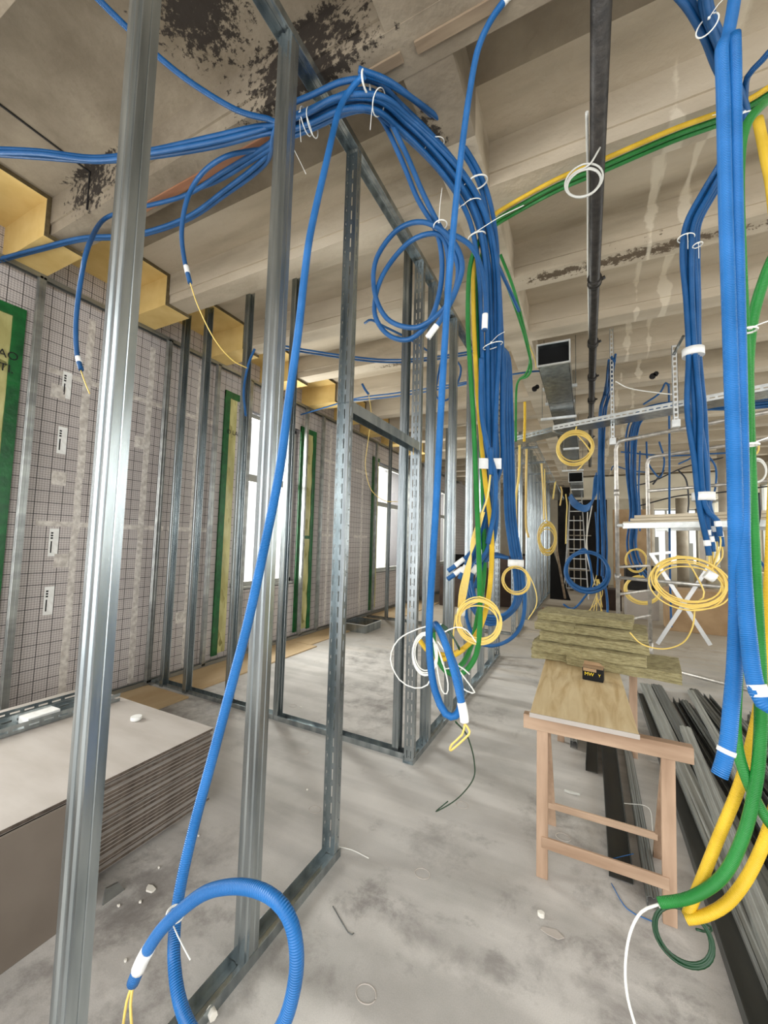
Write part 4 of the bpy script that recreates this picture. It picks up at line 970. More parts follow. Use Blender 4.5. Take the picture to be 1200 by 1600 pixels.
# crossing conduit from bundle with sleeve near the middle
P = pts([(700, 362, 1.85), (735, 384, 1.9), (752, 420, 1.92), (759, 470, 1.93), (757, 517, 1.93)])
o = cable('blue_conduit', P, r2, 'blue', 'blue conduit ending in a white sleeve against the main bundle', 'conduit'); sleeve(o, P[-2:], .45, .97, r2*1.15)
P = pts([(752, 560, 2.05), (752, 640, 2.05), (762, 700, 2.03), (774, 745, 2.03), (772, 800, 2.03), (762, 850, 2.03)])
cable('blue_conduit', P, r2, 'blue', 'blue conduit slanting across the front of the main bundle', 'conduit')
# pair with the hanging loops
P = pts([(560, 152, 'z', 3.57), (596, 168, 1.6), (632, 235, 1.66), (660, 300, 1.7), (686, 352, 1.7), (706, 385, 1.68), (716, 425, 1.68), (705, 468, 1.68), (670, 503, 1.68), (640, 512, 1.68), (604, 497, 1.68), (585, 455, 1.68), (588, 405, 1.68), (620, 360, 1.68), (660, 347, 1.68), (700, 368, 1.66), (722, 410, 1.66), (712, 455, 1.66), (690, 498, 1.66), (668, 528, 1.66)])
o = cable('blue_conduit', P, r2*.95, 'blue', 'looped blue conduit ending in a white sleeve pointing down left', 'conduit'); sleeve(o, P[-2:], .35, 1, r2*1.12)
P = pts([(545, 160, 'z', 3.57), (590, 178, 1.62), (625, 245, 1.68), (652, 310, 1.72), (680, 358, 1.72), (690, 400, 1.7), (688, 450, 1.7), (672, 500, 1.7), (640, 530, 1.7), (605, 522, 1.7), (585, 486, 1.7), (598, 430, 1.7), (640, 378, 1.7), (685, 366, 1.7), (700, 400, 1.7), (698, 460, 1.7)])
cable('blue_conduit', P, r2*.95, 'blue', 'blue conduit making the lower of the two hanging loops', 'conduit')
tie(at(688, 352, y=1.67), at(690, 380, y=1.67)-at(686, 330, y=1.67), .03, 'white tie gathering the two hanging blue loops', (.08, 0, 1), .16)
# single light blue conduit down the middle
P = pts([(800, -10, 1.5), (788, 2, 1.5), (765, 35, 1.5), (746, 80, 1.5), (733, 150, 1.48), (722, 230, 1.45), (712, 320, 1.42), (703, 420, 1.4), (696, 520, 1.38), (689, 640, 1.36), (683, 760, 1.35), (676, 880, 1.34), (671, 970, 1.33), (672, 1030, 1.33), (680, 1080, 1.33), (696, 1115, 1.33), (712, 1118, 1.34), (720, 1100, 1.35), (716, 1060, 1.35), (702, 1020, 1.35), (687, 985, 1.36)])
o = cable('blue_conduit', P, r2, 'bluel', 'single light blue conduit falling from the top centre to a loop before the slotted jamb', 'conduit')
sleeve(o, P[:3], .0, .45, r2*1.1)
P = pts([(680, 975, 1.37), (690, 990, 1.34), (704, 1030, 1.33), (716, 1075, 1.32), (724, 1112, 1.32), (726, 1128, 1.32)])
o = cable('blue_conduit', P, r2, 'bluel', 'short light blue conduit end with a white sleeve and yellow pull wire, pointing down', 'conduit'); sleeve(o, P[-3:], .45, 1, r2*1.15)
MB().tube(catmull(pts([(726, 1130, 1.32), (734, 1143, 1.32), (728, 1152, 1.32), (708, 1170, 1.32), (703, 1172, 1.32), (706, 1163, 1.32), (722, 1148, 1.32), (726, 1132, 1.32)])), .0035, 6).build('pull_wire', 'ywire', o, smooth=True)
cable('green_wire', pts([(712, 1128, 1.35), (730, 1150, 1.5), (741, 1190, 1.7), (738, 1220, 1.85), (712, 1250, 2.1), (681, 1268, 2.25), (700, 1252, 2.28)]), .003, 'gwire', 'thin dark green wire trailing to the floor past the doorway corner', 'wire')
# front conduit with the big loop at the bottom
P = pts([(570, 118, 'z', 3.58), (552, 135, 'z', 3.56), (530, 172, 1.34), (508, 262, 1.2), (486, 360, 1.1), (476, 430, 1.04), (466, 520, .98), (452, 620, .93), (436, 740, .88), (412, 860, .84), (388, 970, .81), (362, 1070, .79), (333, 1180, .76), (306, 1280, .73), (285, 1370, .69), (274, 1440, .66), (272, 1500, .63), (281, 1565, .61), (305, 1620, .6), (345, 1655, .6), (400, 1650, .6), (440, 1605, .6), (460, 1540, .6), (463, 1480, .6), (450, 1430, .6), (420, 1398, .6), (375, 1385, .6), (325, 1393, .6), (285, 1420, .6), (250, 1455, .6), (225, 1495, .6), (208, 1535, .6)])
o = cable('blue_conduit', P, r2, 'bluel', 'long blue conduit slanting down the left and looping at the bottom of the photo', 'conduit', seg=14, step=.015)
sleeve(o, P[-3:], .42, .82, r2*1.1)
MB().tube(catmull(pts([(207, 1538, .6), (198, 1565, .6), (192, 1605, .6)])), .0028, 6).build('wire_end', 'ywire', o, smooth=True)
MB().tube(catmull(pts([(208, 1538, .6), (204, 1570, .6), (206, 1605, .6)])), .0028, 6).build('wire_end', 'ywire', o, smooth=True)
tie(at(274, 1428, y=.64), Vector((.4, 0, 1)), .017, 'white tie with a long tail fixing the bottom blue loop', at(314, 1508, y=.6)-at(274, 1428, y=.64), .11, .0026)
# left branches hanging by the lining
def tipped(P, label, wire, wl=None):
    o = cable('blue_conduit', P, r2, 'blue', label, 'conduit'); sleeve(o, P[-2:], .3, .62, r2*1.1)
    MB().tube(catmull(wire), .0032, 6).build('pull_wire', 'ywire', o, smooth=True); return o
tipped(pts([(430, 232, 'z', 3.65), (390, 236, 'z', 3.65), (350, 246, 1.42), (315, 272, 1.42), (293, 310, 1.42), (284, 360, 1.42), (288, 405, 1.42), (297, 442, 1.42)]), 'blue conduit curling down before the ceiling rib with a yellow pull wire', pts([(297, 442, 1.42), (310, 480, 1.5), (335, 530, 1.6), (362, 562, 1.7), (386, 575, 1.8)]))
tipped(pts([(190, 330, 'z', 3.66), (160, 345, 'z', 3.64), (138, 385, 1.15), (126, 440, 1.15), (119, 500, 1.15), (120, 550, 1.15), (127, 578, 1.15)]), 'blue conduit hanging over the gridded board at the far left with a short wire', pts([(126, 578, 1.15), (133, 598, 1.15), (140, 615, 1.15)]))
P = pts([(398, 545, 2.6), (388, 570, 2.6), (381, 610, 2.6), (384, 650, 2.6)]); cable('blue_conduit', P, .011, 'blue', 'short blue conduit hanging before the first window, behind the second stud', 'conduit')
P = pts([(566, 600, 3.2), (570, 608, 3.2), (576, 616, 3.2)]); o = cable('blue_conduit', P, .011, 'blue', 'short blue stub beside the near door jamb with a long yellow wire', 'conduit')
MB().tube(catmull(pts([(576, 616, 3.2), (580, 650, 3.2), (575, 690, 3.2), (571, 730, 3.2), (580, 765, 3.3), (600, 782, 3.4), (622, 784, 3.5)])), .003, 6).build('pull_wire', 'ywire', o, smooth=True)
# horizontal runs in the side room
for i, (L_, lb) in enumerate((([(440, 540, 'z', 3.62), (480, 547, 'z', 3.62), (540, 556, 'z', 3.62), (600, 562, 'z', 3.62), (660, 560, 'z', 3.62), (720, 552, 'z', 3.62), (772, 543, 'z', 3.62)], 'blue conduit run under the ribs, upper of the two in the side room'),
    ([(440, 545, 'z', 3.64), (480, 551, 'z', 3.64), (540, 560, 'z', 3.64), (600, 566, 'z', 3.64), (660, 564, 'z', 3.64), (720, 556, 'z', 3.64), (772, 547, 'z', 3.64)], 'blue conduit run under the ribs, lower of the two in the side room'),
    ([(470, 648, 'z', 3.55), (510, 636, 'z', 3.6), (560, 622, 'z', 3.62), (620, 614, 'z', 3.62), (700, 602, 'z', 3.62), (770, 590, 'z', 3.62), (840, 580, 'z', 3.62), (852, 588, 'z', 3.62)], 'long thin blue conduit run further back in the side room'),
    ([(550, 626, 'z', 3.6), (620, 619, 'z', 3.6), (700, 606, 'z', 3.6), (740, 597, 'z', 3.6)], 'second blue conduit beside the long far run in the side room'),
    ([(570, 505, 'z', 3.6), (580, 500, 'z', 3.6), (600, 510, 'z', 3.6), (640, 530, 'z', 3.6), (668, 548, 'z', 3.6)], 'short curved blue conduit behind the hanging loops'),
    ([(690, 560, 4.2), (684, 590, 4.2), (682, 620, 4.2), (700, 624, 4.2), (716, 596, 4.2), (720, 575, 4.2), (712, 562, 4.2)], 'thin blue cable loop between two corridor studs'))):
    cable('blue_conduit', pts(L_), .011, 'blue', lb, 'conduit')
# second bundle with its coil
gC = 'second blue bundle behind the main one'
for k in range(4):
    dx = (k-1.5)*4.2; dy = k*.02
    P = pts([(765, 545+k*2, 2.5+dy), (780, 540+k*1.5, 2.6+dy), (792+dx*.5, 560, 2.7+dy), (793+dx, 640, 2.72+dy), (795+dx, 720, 2.72+dy), (797+dx, 800, 2.72+dy), (803+dx, 850, 2.72+dy), (811+dx, 900, 2.72+dy), (808+dx*.6, 940, 2.72+dy), (788, 963+dx*.5, 2.72+dy), (760, 968+dx, 2.72+dy), (738-dx, 940, 2.72+dy), (732-dx*.7, 905, 2.72+dy), (745, 882-dx, 2.72+dy), (770, 868-dx*.4, 2.72+dy), (795, 872, 2.70+dy)])
    cable('blue_conduit', P, .0125, 'blue', 'blue conduit of the second bundle, coiled at knee height', 'conduit', gC)
P = pts([(812, 870, 2.66), (820, 930, 2.66), (815, 975, 2.66), (795, 1000, 2.66), (765, 1009, 2.66), (742, 998, 2.66), (729, 965, 2.66), (727, 930, 2.66)])
cable('blue_conduit', P, .012, 'blue', 'blue conduit hanging in a wide low loop below the second bundle', 'conduit')
c_ = at(806, 880, y=2.62); tag(MB().tube([c_-Vector((0, 0, .022)), c_+Vector((0, 0, .022))], .048, 16).build('tape_band', 'label', smooth=True), 'white tape band round the second blue bundle', 'tape')
coil(at(806, 908, y=2.55), .082, 5, .003, 'ywire', 'yellow_wire_coil', 'small yellow wire coil hanging on the second blue bundle', sq=.95, seed=3, jit=.15, tail=pts([(822, 892, 2.55), (836, 920, 2.55), (838, 945, 2.55), (825, 968, 2.55)]))
# green and yellow from the ceiling
def ceiling_run(o1): return pts([(1215, 140+o1, 'z', 3.66), (1150, 178+o1, 'z', 3.66), (1050, 215+o1, 'z', 3.66), (950, 258+o1, 'z', 3.66), (870, 292+o1, 'z', 3.66), (800, 330+o1, 'z', 3.66), (768, 352+o1, 2.35)])
cable('green_conduit', ceiling_run(-2)+pts([(748, 378, 2.15), (734, 420, 2.1), (731, 500, 2.08), (735, 580, 2.06), (740, 660, 2.04), (744, 760, 2.0), (748, 860, 1.96), (750, 950, 1.92), (747, 1010, 1.9), (735, 1040, 1.9), (716, 1054, 1.9), (696, 1048, 1.88), (680, 1020, 1.85), (676, 985, 1.84)]), .0125, 'green', 'thick green conduit hanging before the main blue bundle to a low bend', 'conduit')
cable('green_conduit', ceiling_run(6)+pts([(756, 390, 2.2), (745, 440, 2.18), (746, 560, 2.15), (752, 700, 2.15), (756, 820, 2.1), (756, 900, 2.1), (746, 965, 2.08), (736, 1010, 2.06), (724, 1035, 2.04), (712, 1046, 2.02)]), .0125, 'green', 'second green conduit, slightly behind the thick front one', 'conduit')
cable('yellow_conduit', ceiling_run(-12)+pts([(752, 372, 2.18), (741, 410, 2.14), (740, 490, 2.12), (744, 580, 2.12), (750, 660, 2.12), (758, 750, 2.1), (767, 820, 2.08), (768, 880, 2.06), (762, 940, 2.04), (748, 985, 2.0), (726, 1012, 1.96), (700, 1024, 1.92), (672, 1018, 1.9)]), .0125, 'yellow', 'yellow conduit running with the green ones from ceiling to low bend', 'conduit')
cable('yellow_conduit', pts([(656, 1000, 1.88), (664, 1012, 1.88), (684, 1030, 1.88), (706, 1026, 1.9), (725, 1014, 1.92)]), .0115, 'yellow', 'short open yellow conduit end behind the white wire tangle', 'conduit')
for i, L_ in enumerate(([(772, 398, 2.9), (790, 440, 3.0), (812, 500, 3.2), (826, 550, 3.5), (830, 575, 3.7), (824, 588, 3.8), (812, 592, 3.9)], [(782, 398, 2.9), (802, 450, 3.0), (818, 510, 3.3), (828, 560, 3.6), (822, 584, 3.8), (808, 600, 3.9), (806, 650, 3.9), (806, 690, 3.9)])):
    cable('green_conduit', pts(L_), .011, 'green', ('upper' if i == 0 else 'longer')+' thin green conduit curving down between duct and main bundle', 'conduit')
cable('blue_conduit', pts([(768, 395, 2.5), (790, 440, 2.8), (811, 486, 3.1)]), .0125, 'blue', 'short dark blue conduit stub right of the main bundle, ending in mid air', 'conduit')
cable('yellow_conduit', pts([(818, 520, 3.6), (835, 560, 4.2), (838, 575, 4.6)]), .006, 'ywire', 'thin yellow cable beside the thin green conduits near the duct', 'cable')
cable('yellow_conduit', pts([(820, 628, 4.6), (820, 660, 4.6), (819, 690, 4.6)]), .014, 'yellow', 'yellow conduit dropping onto the short grey tray', 'conduit')
# yellow core wires, coil, white tangle
for k in range(6):
    P = pts([(757-k, 800, 2.0), (744-k*1.5, 845, 2.0), (730+k*1.2, 880, 1.98), (719+k*2.2, 920, 1.96), (716+k*1.6, 950, 1.96)])
    cable('yellow_wire', P, .0035, 'ywire', 'thin yellow wire leading from the main bundle to the yellow coil', 'wire', 'yellow wires above the yellow coil', seg=6)
coil(at(748, 970, y=1.9), .092, 9, .0034, 'ywire', 'yellow_wire_coil', 'round yellow wire coil hanging before the green conduit', sq=1.02, seed=6, jit=.17, nrm=(.25, -1, 0))
cable('yellow_wire', pts([(712, 960, 1.94), (708, 1000, 1.94), (712, 1040, 1.94), (722, 1050, 1.94)]), .0035, 'ywire', 'yellow wire tail dropping below the yellow coil', 'wire')
c_ = at(720, 956, y=1.95); tag(MB().tube([c_+Vector((0, 0, -.016)), c_+Vector((.003, 0, .016))], .02, 14).build('tape_band', 'label', smooth=True), 'white tape band gathering the yellow wires above their coil', 'tape')
cable('white_wire', pts([(690, 975, 1.6), (655, 982, 1.6), (622, 1000, 1.6), (610, 1030, 1.6), (624, 1062, 1.6), (648, 1075, 1.6), (668, 1070, 1.6), (676, 1050, 1.6)]), .0028, 'wwire', 'large loose white wire loop before the slotted corner jamb', 'wire', seg=6)
coil(at(664, 1018, y=1.62), .075, 5, .0028, 'wwire', 'white_wire_coil', 'tangled small white wire coil beside the light blue conduit', sq=.62, seed=9, jit=.18, nrm=(.2, -1, 0))
for i, L_ in enumerate(([(678, 1005, 1.5), (684, 1050, 1.5), (690, 1078, 1.5), (698, 1084, 1.5), (700, 1068, 1.5), (692, 1035, 1.5), (682, 1006, 1.5)], [(684, 1002, 1.55), (704, 1030, 1.55), (728, 1062, 1.55), (742, 1082, 1.55), (730, 1080, 1.55), (712, 1068, 1.55)], [(684, 1010, 1.52), (696, 1045, 1.52), (716, 1040, 1.52), (734, 1054, 1.52)], [(690, 990, 1.6), (712, 980, 1.6), (730, 985, 1.6), (744, 1004, 1.6)])):
    cable('white_wire', pts(L_), .0028, 'wwire', 'loose white wire end '+('in a narrow hanging loop', 'reaching furthest right', 'bending back in the tangle', 'arching over the green wires')[i]+' by the light blue conduit', 'wire', seg=6)
for k in range(5):
    cable('green_wire', pts([(672, 985+k, 1.62), (690+k, 975+k*2, 1.62), (705+k, 990+k*2, 1.62), (718, 1016-k, 1.62)]), .0034, 'gwire', 'dark green wire in the short sheaf right of the light blue conduit', 'wire', 'dark green wire sheaf', seg=6)
# ties on the main bundle
for (px, py, y, r, lab, tl, ln) in ((572, 128, 1.42, .05, 'broad white tie at the crest of the main bundle', (0, 0, -1), .03), (488, 192, 1.44, .07, 'white tie with long tails left of the bundle crest', (.35, 0, -1), .14), (478, 190, 1.44, .068, 'white tie beside the second stud on the main bundle', (.1, 0, -1), .16), (592, 160, 1.5, .06, 'white tie with a straight tail right of the crest', (-.1, 0, -1), .17), (680, 225, 1.86, .05, 'white tie on the descending arch of the main bundle', (-.6, 0, -.6), .07), (745, 285, 2.05, .06, 'white band tie where the main bundle turns down', (-.8, 0, -.5), .10), (738, 320, 2.05, .055, 'white tie with a bent tail below the turn of the main bundle', (-.7, 0, -.4), .12), (745, 370, 2.1, .05, 'white tie at the top of the vertical drop', (1, 0, .25), .26), (770, 540, 2.1, .055, 'white tie across the middle of the vertical drop', (.4, 0, .25), .08)):
    T_ = {572: (1, .1, 0), 488: (1, .2, .05), 478: (1, .2, .1), 592: (1, .3, -.5)}.get(px, (.25, .2, -1)); tie(at(px, py, y=y), T_, (r, r*.8), lab, tl, ln, .0026 if px not in (572, 745) else .0045)
c_ = at(767, 722, y=2.06); tag(MB().obox(c_-Vector((.062, 0, .03)), (.11, .02, -.005), (0, .004, 0), (0, 0, .055)).obox(c_+Vector((-.01, -.001, .02)), (.022, 0, 0), (0, .004, 0), (0, 0, .04)).build('label_tag', 'label'), 'white paper label wrapped across the main bundle', 'label')
o = cable('yellow_wire', pts([(766, 742, 2.0), (762, 775, 2.0), (752, 805, 2.0), (742, 840, 2.0)]), .005, 'ywire', 'cream wire emerging below the white paper label', 'wire')
o = cable('blue_conduit', pts([(767, 700, 2.02), (767, 742, 2.02)]), .0125, 'blue', 'short blue conduit stub under the white paper label', 'conduit')
cable('white_wire', pts([(455, 225, 1.36), (470, 255, 1.36), (478, 272, 1.36)]), .0016, 'wwire', 'thin white tie tail hanging beside the second stud', 'wire', seg=5)

# --- right hand bundles
gB = 'blue conduits of the right hanging bundle'
TOPB = [[(1045, -20, 'z', 3.6), (1075, 15, 'z', 3.6), (1100, 60, 'z', 3.6), (1120, 110, 'z', 3.6)], [(1060, -20, 'z', 3.62), (1085, 10, 'z', 3.62), (1110, 60, 'z', 3.62), (1130, 110, 'z', 3.62)], [(1095, -20, 'z', 3.6), (1100, 20, 'z', 3.6), (1118, 65, 'z', 3.6), (1138, 115, 'z', 3.6)], [(1105, -20, 'z', 3.64), (1112, 20, 'z', 3.64), (1130, 65, 'z', 3.64), (1148, 120, 'z', 3.64)], [(1225, 55, 'z', 3.6), (1190, 95, 'z', 3.6), (1168, 120, 'z', 3.6), (1164, 150, 'z', 3.6)], [(1100, -20, 'z', 3.58), (1106, 22, 'z', 3.58), (1122, 70, 'z', 3.58), (1150, 125, 'z', 3.58)]]
ENB = [(1108, 868), (1114, 862), (1120, 846), (1125, 838), (1110, 852), (1128, 854)]
for k in range(6):
    dx = (k-2.5)*3.4; dy = (k % 3)*.024; e_ = [2, -1.5, 1, -2, 1.5, -1][k]
    P = pts(TOPB[k]+[(1160+dx*.8, 170, 'z', 3.57), (1160+dx*.8, 205, 'z', 3.55), (1140+dx, 245, 2.28+dy), (1108+dx*1.2, 300, 2.38+dy), (1082+dx*1.2, 350, 2.42+dy), (1078+dx*1.4, 400, 2.42+dy), (1081+dx*1.3+e_, 470, 2.42+dy), (1084+dx*.95, 550, 2.42+dy), (1088+dx*1.2-e_*2, 640, 2.42+dy), (1094+dx*1.3+e_, 720, 2.42+dy), (1100+dx*.9, 790, 2.42+dy), (ENB[k][0]-4, ENB[k][1]-24, 2.42+dy), (ENB[k][0], ENB[k][1], 2.42+dy)])
    o = cable('blue_conduit', P, .0125, 'blue', 'blue conduit of the right bundle that hangs above the yellow coil', 'conduit', gB); sleeve(o, P[-2:], .1, .55, .0145)
    MB().tube(catmull([P[-1], P[-1]+Vector((.0, -.0, -.05)), at(1112, 892, y=2.4)]), .0035, 6).build('core_wire', 'ywire', o, smooth=True)
for py, lb in ((551, 'upper'), (776, 'lower')):
    c_ = at(1083 if py < 600 else 1099, py, y=2.445); tag(MB().tube([c_-Vector((0, 0, .02)), c_+Vector((0, 0, .02))], .047, 18).build('tape_band', 'label', smooth=True), lb+' white tape band round the right blue bundle', 'tape')
tie(at(1072, 372, y=2.40), (-.2, 0, 1), (.045, .03), 'thin white tie at the shoulder of the right bundle', (0, 0, -1), .08); tie(at(1090, 383, y=2.40), (-.2, 0, 1), (.022, .02), 'small white tie right of the shoulder of the right bundle', (0, 0, -1), .08)
tie(at(1105, 40, z=3.56), at(1118, 65, z=3.58)-at(1095, 15, z=3.58), .036, 'white tie where the conduits gather at the top right', (.6, 0, .6), .08)
tie(at(1160, 185, z=3.5), (0, .3, -1), .045, 'thin white tie round the dark knot at the top right', (-.6, 0, .2), .12)
coil(at(1076, 910, y=2.36), .118, 8, .0036, 'ywire', 'yellow_wire_coil', 'wide flat yellow wire coil tied under the right blue bundle', sq=1.28, seed=12, jit=.2, nrm=(.15, -1, .35), tail=pts([(1100, 925, 2.36), (1087, 945, 2.38), (1082, 980, 2.4), (1066, 1005, 2.45), (1035, 1014, 2.5), (1002, 1006, 2.5), (984, 988, 2.5)]))
c_ = at(1110, 899, y=2.3); tag(MB().tube([c_-Vector((.016, 0, -.008)), c_+Vector((.016, 0, -.014))], .022, 12).build('tape_band', 'label', smooth=True), 'white tape knot tying the wide yellow coil', 'tape')
# front blue pair at the right
P = pts([(1150, -25, 1.25), (1146, 10, 1.24), (1136, 60, 1.22), (1128, 75, 1.2), (1130, 150, 1.2), (1133, 300, 1.2), (1138, 450, 1.19), (1143, 600, 1.18), (1148, 750, 1.17), (1150, 850, 1.16), (1151, 950, 1.15), (1148, 1040, 1.13), (1142, 1110, 1.12), (1136, 1170, 1.1), (1124, 1212, 1.09)])
o = cable('blue_conduit', P, .0145, 'bluel', 'thick front blue conduit at the right, ending in mid air with a white band', 'conduit', seg=14, step=.02); sleeve(o, P[-2:], .05, .35, .0162)
P = pts([(1147, 56, 1.21), (1148, 110, 1.21), (1149, 250, 1.22), (1153, 450, 1.21), (1156, 600, 1.2), (1159, 750, 1.19), (1160, 850, 1.16), (1164, 930, 1.13), (1170, 1000, 1.1), (1178, 1060, 1.08), (1192, 1098, 1.07), (1230, 1115, 1.07)])
o = cable('blue_conduit', P, .0145, 'bluel', 'second thick front blue conduit, bending off the right edge', 'conduit', seg=14, step=.02); sleeve(o, P[-3:-1], .35, .8, .0162)
P = pts([(1188, -20, 1.6), (1150, 30, 1.6), (1134, 70, 1.5), (1130, 100, 1.4)]); 
cable('blue_conduit', pts([(1152, -20, 'z', 3.5), (1146, 20, 'z', 3.45), (1134, 66, 'z', 3.35)]), .0125, 'blue', 'blue conduit stub entering at the top edge above the thick front pair', 'conduit')
# greens and yellows at the right
P = pts([(1225, 142, 'z', 3.4), (1190, 165, 1.5), (1163, 205, 1.4), (1155, 280, 1.35), (1158, 400, 1.34), (1163, 520, 1.33), (1166, 640, 1.32), (1165, 760, 1.32), (1162, 880, 1.32), (1157, 980, 1.32), (1151, 1070, 1.32), (1150, 1150, 1.34), (1164, 1210, 1.36), (1195, 1275, 1.38), (1240, 1330, 1.4)])
cable('green_conduit', P, .0125, 'green', 'green conduit behind the thick blue pair, bending off the right edge', 'conduit', step=.02)
P = pts([(1225, 370, 1.4), (1200, 420, 1.4), (1178, 490, 1.38), (1169, 560, 1.36), (1169, 640, 1.35), (1172, 740, 1.34), (1177, 850, 1.34), (1183, 960, 1.34), (1188, 1060, 1.34), (1188, 1150, 1.34), (1180, 1230, 1.35), (1160, 1310, 1.37), (1128, 1370, 1.38), (1080, 1402, 1.4), (1030, 1411, 1.4)])
o = cable('green_conduit', P, .0135, 'green', 'front green conduit curving back to an open end near the trestle foot', 'conduit', step=.02)
MB().tube([P[-1]+Vector((.002, 0, 0)), P[-1]-Vector((.0012, 0, 0))], .0105, 14).build('open_end', 'clear', o)
cable('white_wire', pts([(1032, 1412, 1.4), (1002, 1425, 1.38), (984, 1460, 1.36), (977, 1510, 1.34), (981, 1560, 1.32), (998, 1620, 1.3)]), .0035, 'wwire', 'white wire coming out of the green conduit end and curving off the bottom edge', 'wire', step=.015)
P = pts([(1184, 186, 1.55), (1190, 215, 1.55), (1197, 250, 1.52), (1206, 300, 1.5), (1216, 420, 1.45), (1216, 600, 1.42), (1208, 800, 1.42), (1203, 920, 1.42), (1198, 1020, 1.42), (1184, 1120, 1.42), (1158, 1220, 1.42), (1122, 1310, 1.42), (1092, 1385, 1.42), (1074, 1430, 1.42)])
cable('yellow_conduit', P, .0135, 'yellow', 'yellow conduit slanting down the right edge to a folded end', 'conduit', step=.02)
P = pts([(1072, 1436, 1.41), (1100, 1431, 1.41), (1135, 1412, 1.41), (1165, 1375, 1.41), (1188, 1330, 1.41), (1206, 1280, 1.42), (1225, 1200, 1.44)])
cable('yellow_conduit', P, .0135, 'yellow', 'lower yellow conduit curving up off the right edge from the folded end', 'conduit', step=.02)
tie(at(1170, 516, y=1.3), (0, 0, 1), (.018, .016), 'white tie with long tail round the green conduits, upper', (1, 0, .12), .1); tie(at(1172, 695, y=1.28), (0, 0, 1), (.018, .016), 'white tie with long tail round the green conduits, lower', (1, 0, .25), .1)
coil(at(1067, 1462, y=1.5)+Vector((0, 0, 0)), .062, 5, .0035, 'gwire', 'green_wire_coil', 'small dark green wire coil hanging under the folded yellow end', seed=15, jit=.1, sq=1.05, nrm=(0, -1, .25), tail=pts([(1075, 1440, 1.5), (1092, 1438, 1.52), (1110, 1448, 1.54), (1108, 1456, 1.54), (1088, 1452, 1.52)]))
# middle distance bundles
bundle('blue_conduit', pts([(958, 560, 'z', 3.62), (948, 612, 'z', 3.62), (940, 640, 5.9), (938, 700, 5.9), (940, 780, 5.9), (942, 850, 5.9), (940, 900, 5.9)]), 6, .045, .012, 'blue', 'blue conduit of the middle bundle beside the black pipe', 'conduit', 'middle blue bundle beside the black pipe', seed=21)
coil(at(917, 893, y=5.75), .235, 5, .0135, 'blue', 'blue_conduit_coil', 'blue conduit coil hanging left of the scaffold', sq=1.0, seed=22, jit=.09, tail=pts([(925, 910, 5.8), (912, 935, 5.8), (895, 951, 5.8), (880, 944, 5.8)]))
cable('blue_conduit', pts([(942, 900, 5.8), (948, 930, 5.8), (949, 960, 5.8), (944, 980, 5.8)]), .014, 'blue', 'blue conduit tail hanging left of the scaffold post', 'conduit')
cable('blue_conduit', pts([(921, 960, 5.8), (922, 970, 5.8), (926, 980, 5.8)]), .012, 'blue', 'short blue conduit end just above the mineral wool pile', 'conduit')
bundle('blue_conduit', pts([(1220, 625, 6.6), (1150, 632, 6.7), (1080, 635, 6.8), (1030, 640, 6.9), (1000, 652, 7.0), (988, 680, 7.0), (987, 740, 7.0), (992, 800, 7.0), (988, 850, 7.0), (998, 885, 7.0), (1010, 903, 7.0)]), 9, .07, .014, 'blue', 'blue conduit of the wide run that turns down behind the scaffold', 'conduit', 'wide blue run behind the scaffold', seed=23, ends=.12)
coil(at(994, 876, y=6.9), .16, 3, .006, 'ywire', 'yellow_wire_coil', 'small yellow coil tangled in the blue ends behind the scaffold post', sq=.8, seed=24)
coil(at(1004, 922, y=7.4), .21, 6, .011, 'ywire', 'yellow_wire_coil', 'round yellow coil hanging low behind the scaffold rungs', sq=1.1, seed=25, jit=.1)
c_ = at(898, 700, y=4.9); coil(c_, .165, 9, .0075, 'ywire', 'yellow_wire_coil', 'round yellow coil hanging under the long cross tray', sq=1.0, seed=26, jit=.16, lead=[c_+Vector((.02, -.0, .24)), c_+Vector((.01, 0, .2))], tail=pts([(922, 705, 4.9), (915, 720, 4.9), (902, 735, 4.9)]))
def drop(L_, z=2.995):
    t = at(L_[0][0], L_[0][1], z=z); return [t]+pts([(q[0], q[1], t.y) for q in L_[1:]])
ld = drop([(851, 733), (852, 775), (854, 808)]); yy = ld[0].y
coil(at(855, 843, y=yy), .29, 9, .010, 'ywire', 'yellow_wire_coil', 'oval yellow coil hanging on the corridor wall studs', sq=.55, seed=27, jit=.22, lead=ld)
for i, L_ in enumerate(([(812, 690), (811, 740), (806, 780), (806, 830)], [(846, 722), (849, 770), (850, 812)], [(868, 752), (866, 765), (864, 780)], [(876, 760), (878, 770), (875, 790)], [(884, 772), (886, 790), (885, 810), (884, 850)], [(823, 700), (822, 760), (822, 820), (826, 840)])):
    cable('yellow_cable', drop(L_), .016, 'yins' if i % 2 else 'ywire', 'yellow cable strand hanging from the wire tray, '+('nearest', 'left of the oval coil', 'third along', 'fourth along', 'farthest', 'second nearest')[i], 'cable')
cable('yellow_wire', pts([(920, 930, 6), (932, 900, 6), (936, 860, 6)]), .004, 'ywire', 'yellow strand beside the blue coil', 'wire')
rnd = random.Random(5)
for k in range(8):
    cable('yellow_wire', pts([(934+rnd.uniform(-2, 2), 905, 6.1), (936+rnd.uniform(-6, 6), 930, 6.1), (934+rnd.uniform(-16, 10), 955+rnd.uniform(-8, 10), 6.1)]), .004, 'ywire', 'thin yellow wire in the frayed tuft left of the scaffold post', 'wire', 'frayed yellow tuft', seg=5)
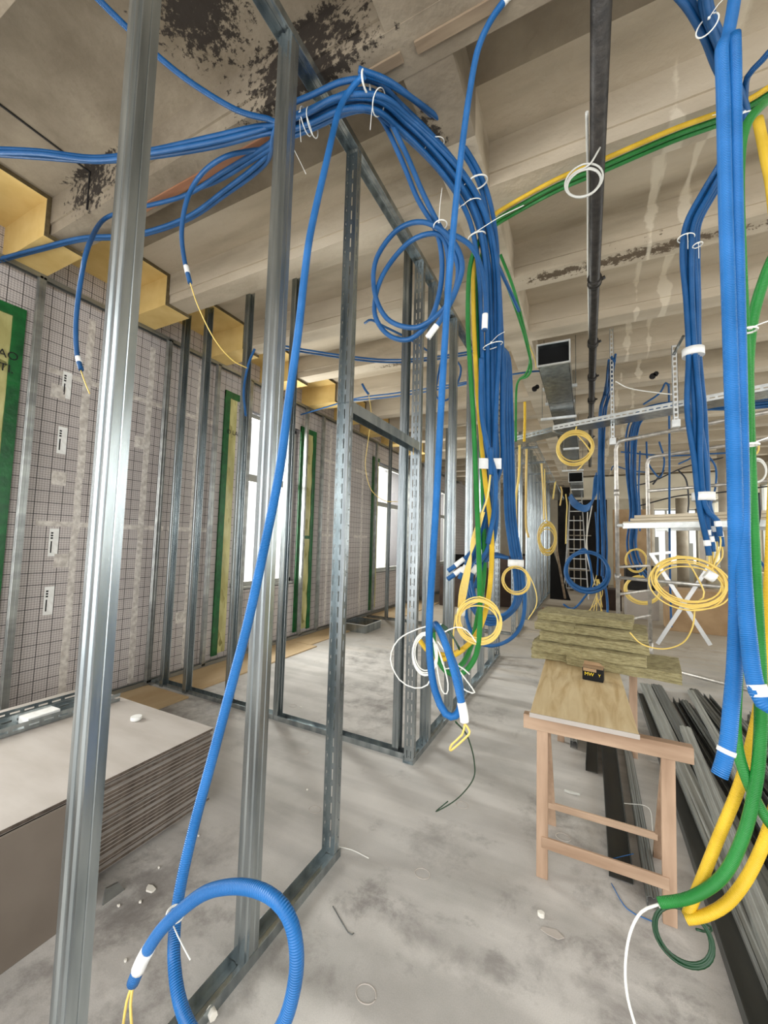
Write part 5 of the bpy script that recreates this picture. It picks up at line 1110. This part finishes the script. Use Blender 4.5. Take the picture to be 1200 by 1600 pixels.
# far tangle of dark blue and black cables
rnd = random.Random(11)
for k in range(10):
    cable('blue_conduit', pts([(938-k, 742+rnd.uniform(-6, 6), 8.5), (930-k*.6, 775+k*1.2, 8.6), (915, 790+k*1.0, 8.8), (900-k*.5, 782+k, 9.0), (893-k*.5, 772+k*.6, 9.3)]), .014, 'blue', 'blue conduit sagging in the tangle at the corridor end', 'conduit', 'sagging blue tangle', seg=6)
LL = [([(1000, 790), (1060, 775), (1120, 770), (1200, 760)], 9), ([(970, 706), (1040, 712), (1110, 709), (1170, 706)], 7), ([(1010, 690), (1012, 720), (1022, 738), (1032, 745), (1038, 720), (1030, 690)], 7), ([(1020, 757), (1032, 742), (1038, 735)], 7), ([(1045, 600), (1046, 700), (1046, 800), (1047, 900), (1049, 980)], 6.2), ([(1005, 632), (1030, 615), (1040, 598), (1045, 604)], 6.2), ([(1060, 735), (1072, 750), (1076, 780), (1075, 800)], 8), ([(1090, 700), (1080, 715), (1060, 725)], 7), ([(1105, 710), (1118, 730), (1118, 760), (1110, 790)], 7), ([(985, 760), (1020, 752), (1070, 730), (1130, 715)], 9), ([(1000, 705), (998, 760), (1000, 800), (1000, 830)], 7.5), ([(955, 735), (960, 728), (985, 735), (1010, 738)], 9), ([(1185, 770), (1187, 800), (1182, 830)], 5), ([(1150, 800), (1160, 830), (1170, 860), (1196, 890), (1190, 940)], 5), ([(930, 800), (932, 830), (933, 870)], 9)]
for i, (L_, y) in enumerate(LL):
    cable('blue_conduit' if i % 3 else 'dark_cable', pts([(a, b, y) for a, b in L_]), .012, 'blue' if i % 3 else 'kwire', ('blue' if i % 3 else 'dark')+' cable strung through the space behind the scaffold', 'cable', ('blue' if i % 3 else 'dark')+' cables behind the scaffold', seg=6)
coil(at(1183, 735, y=4.5), .1, 4, .005, 'wwire', 'white_wire_coil', 'white wire coil near the right edge behind the green conduits', sq=.6, seed=31)
coil(at(1177, 700, y=4.5), .06, 5, .006, 'ywire', 'yellow_wire_coil', 'small yellow coil at the right edge behind the green conduits', sq=.6, seed=32)
for i, L_ in enumerate(([(918, 800), (917, 850), (922, 880), (930, 915)], [(925, 790), (918, 830), (916, 860), (922, 890)])):
    cable('cream_cable', pts([(a, b, 11) for a, b in L_]), .012, 'plaster', 'cream cable hanging beside the step ladder', 'cable', 'cream cables beside the ladder', seg=6)
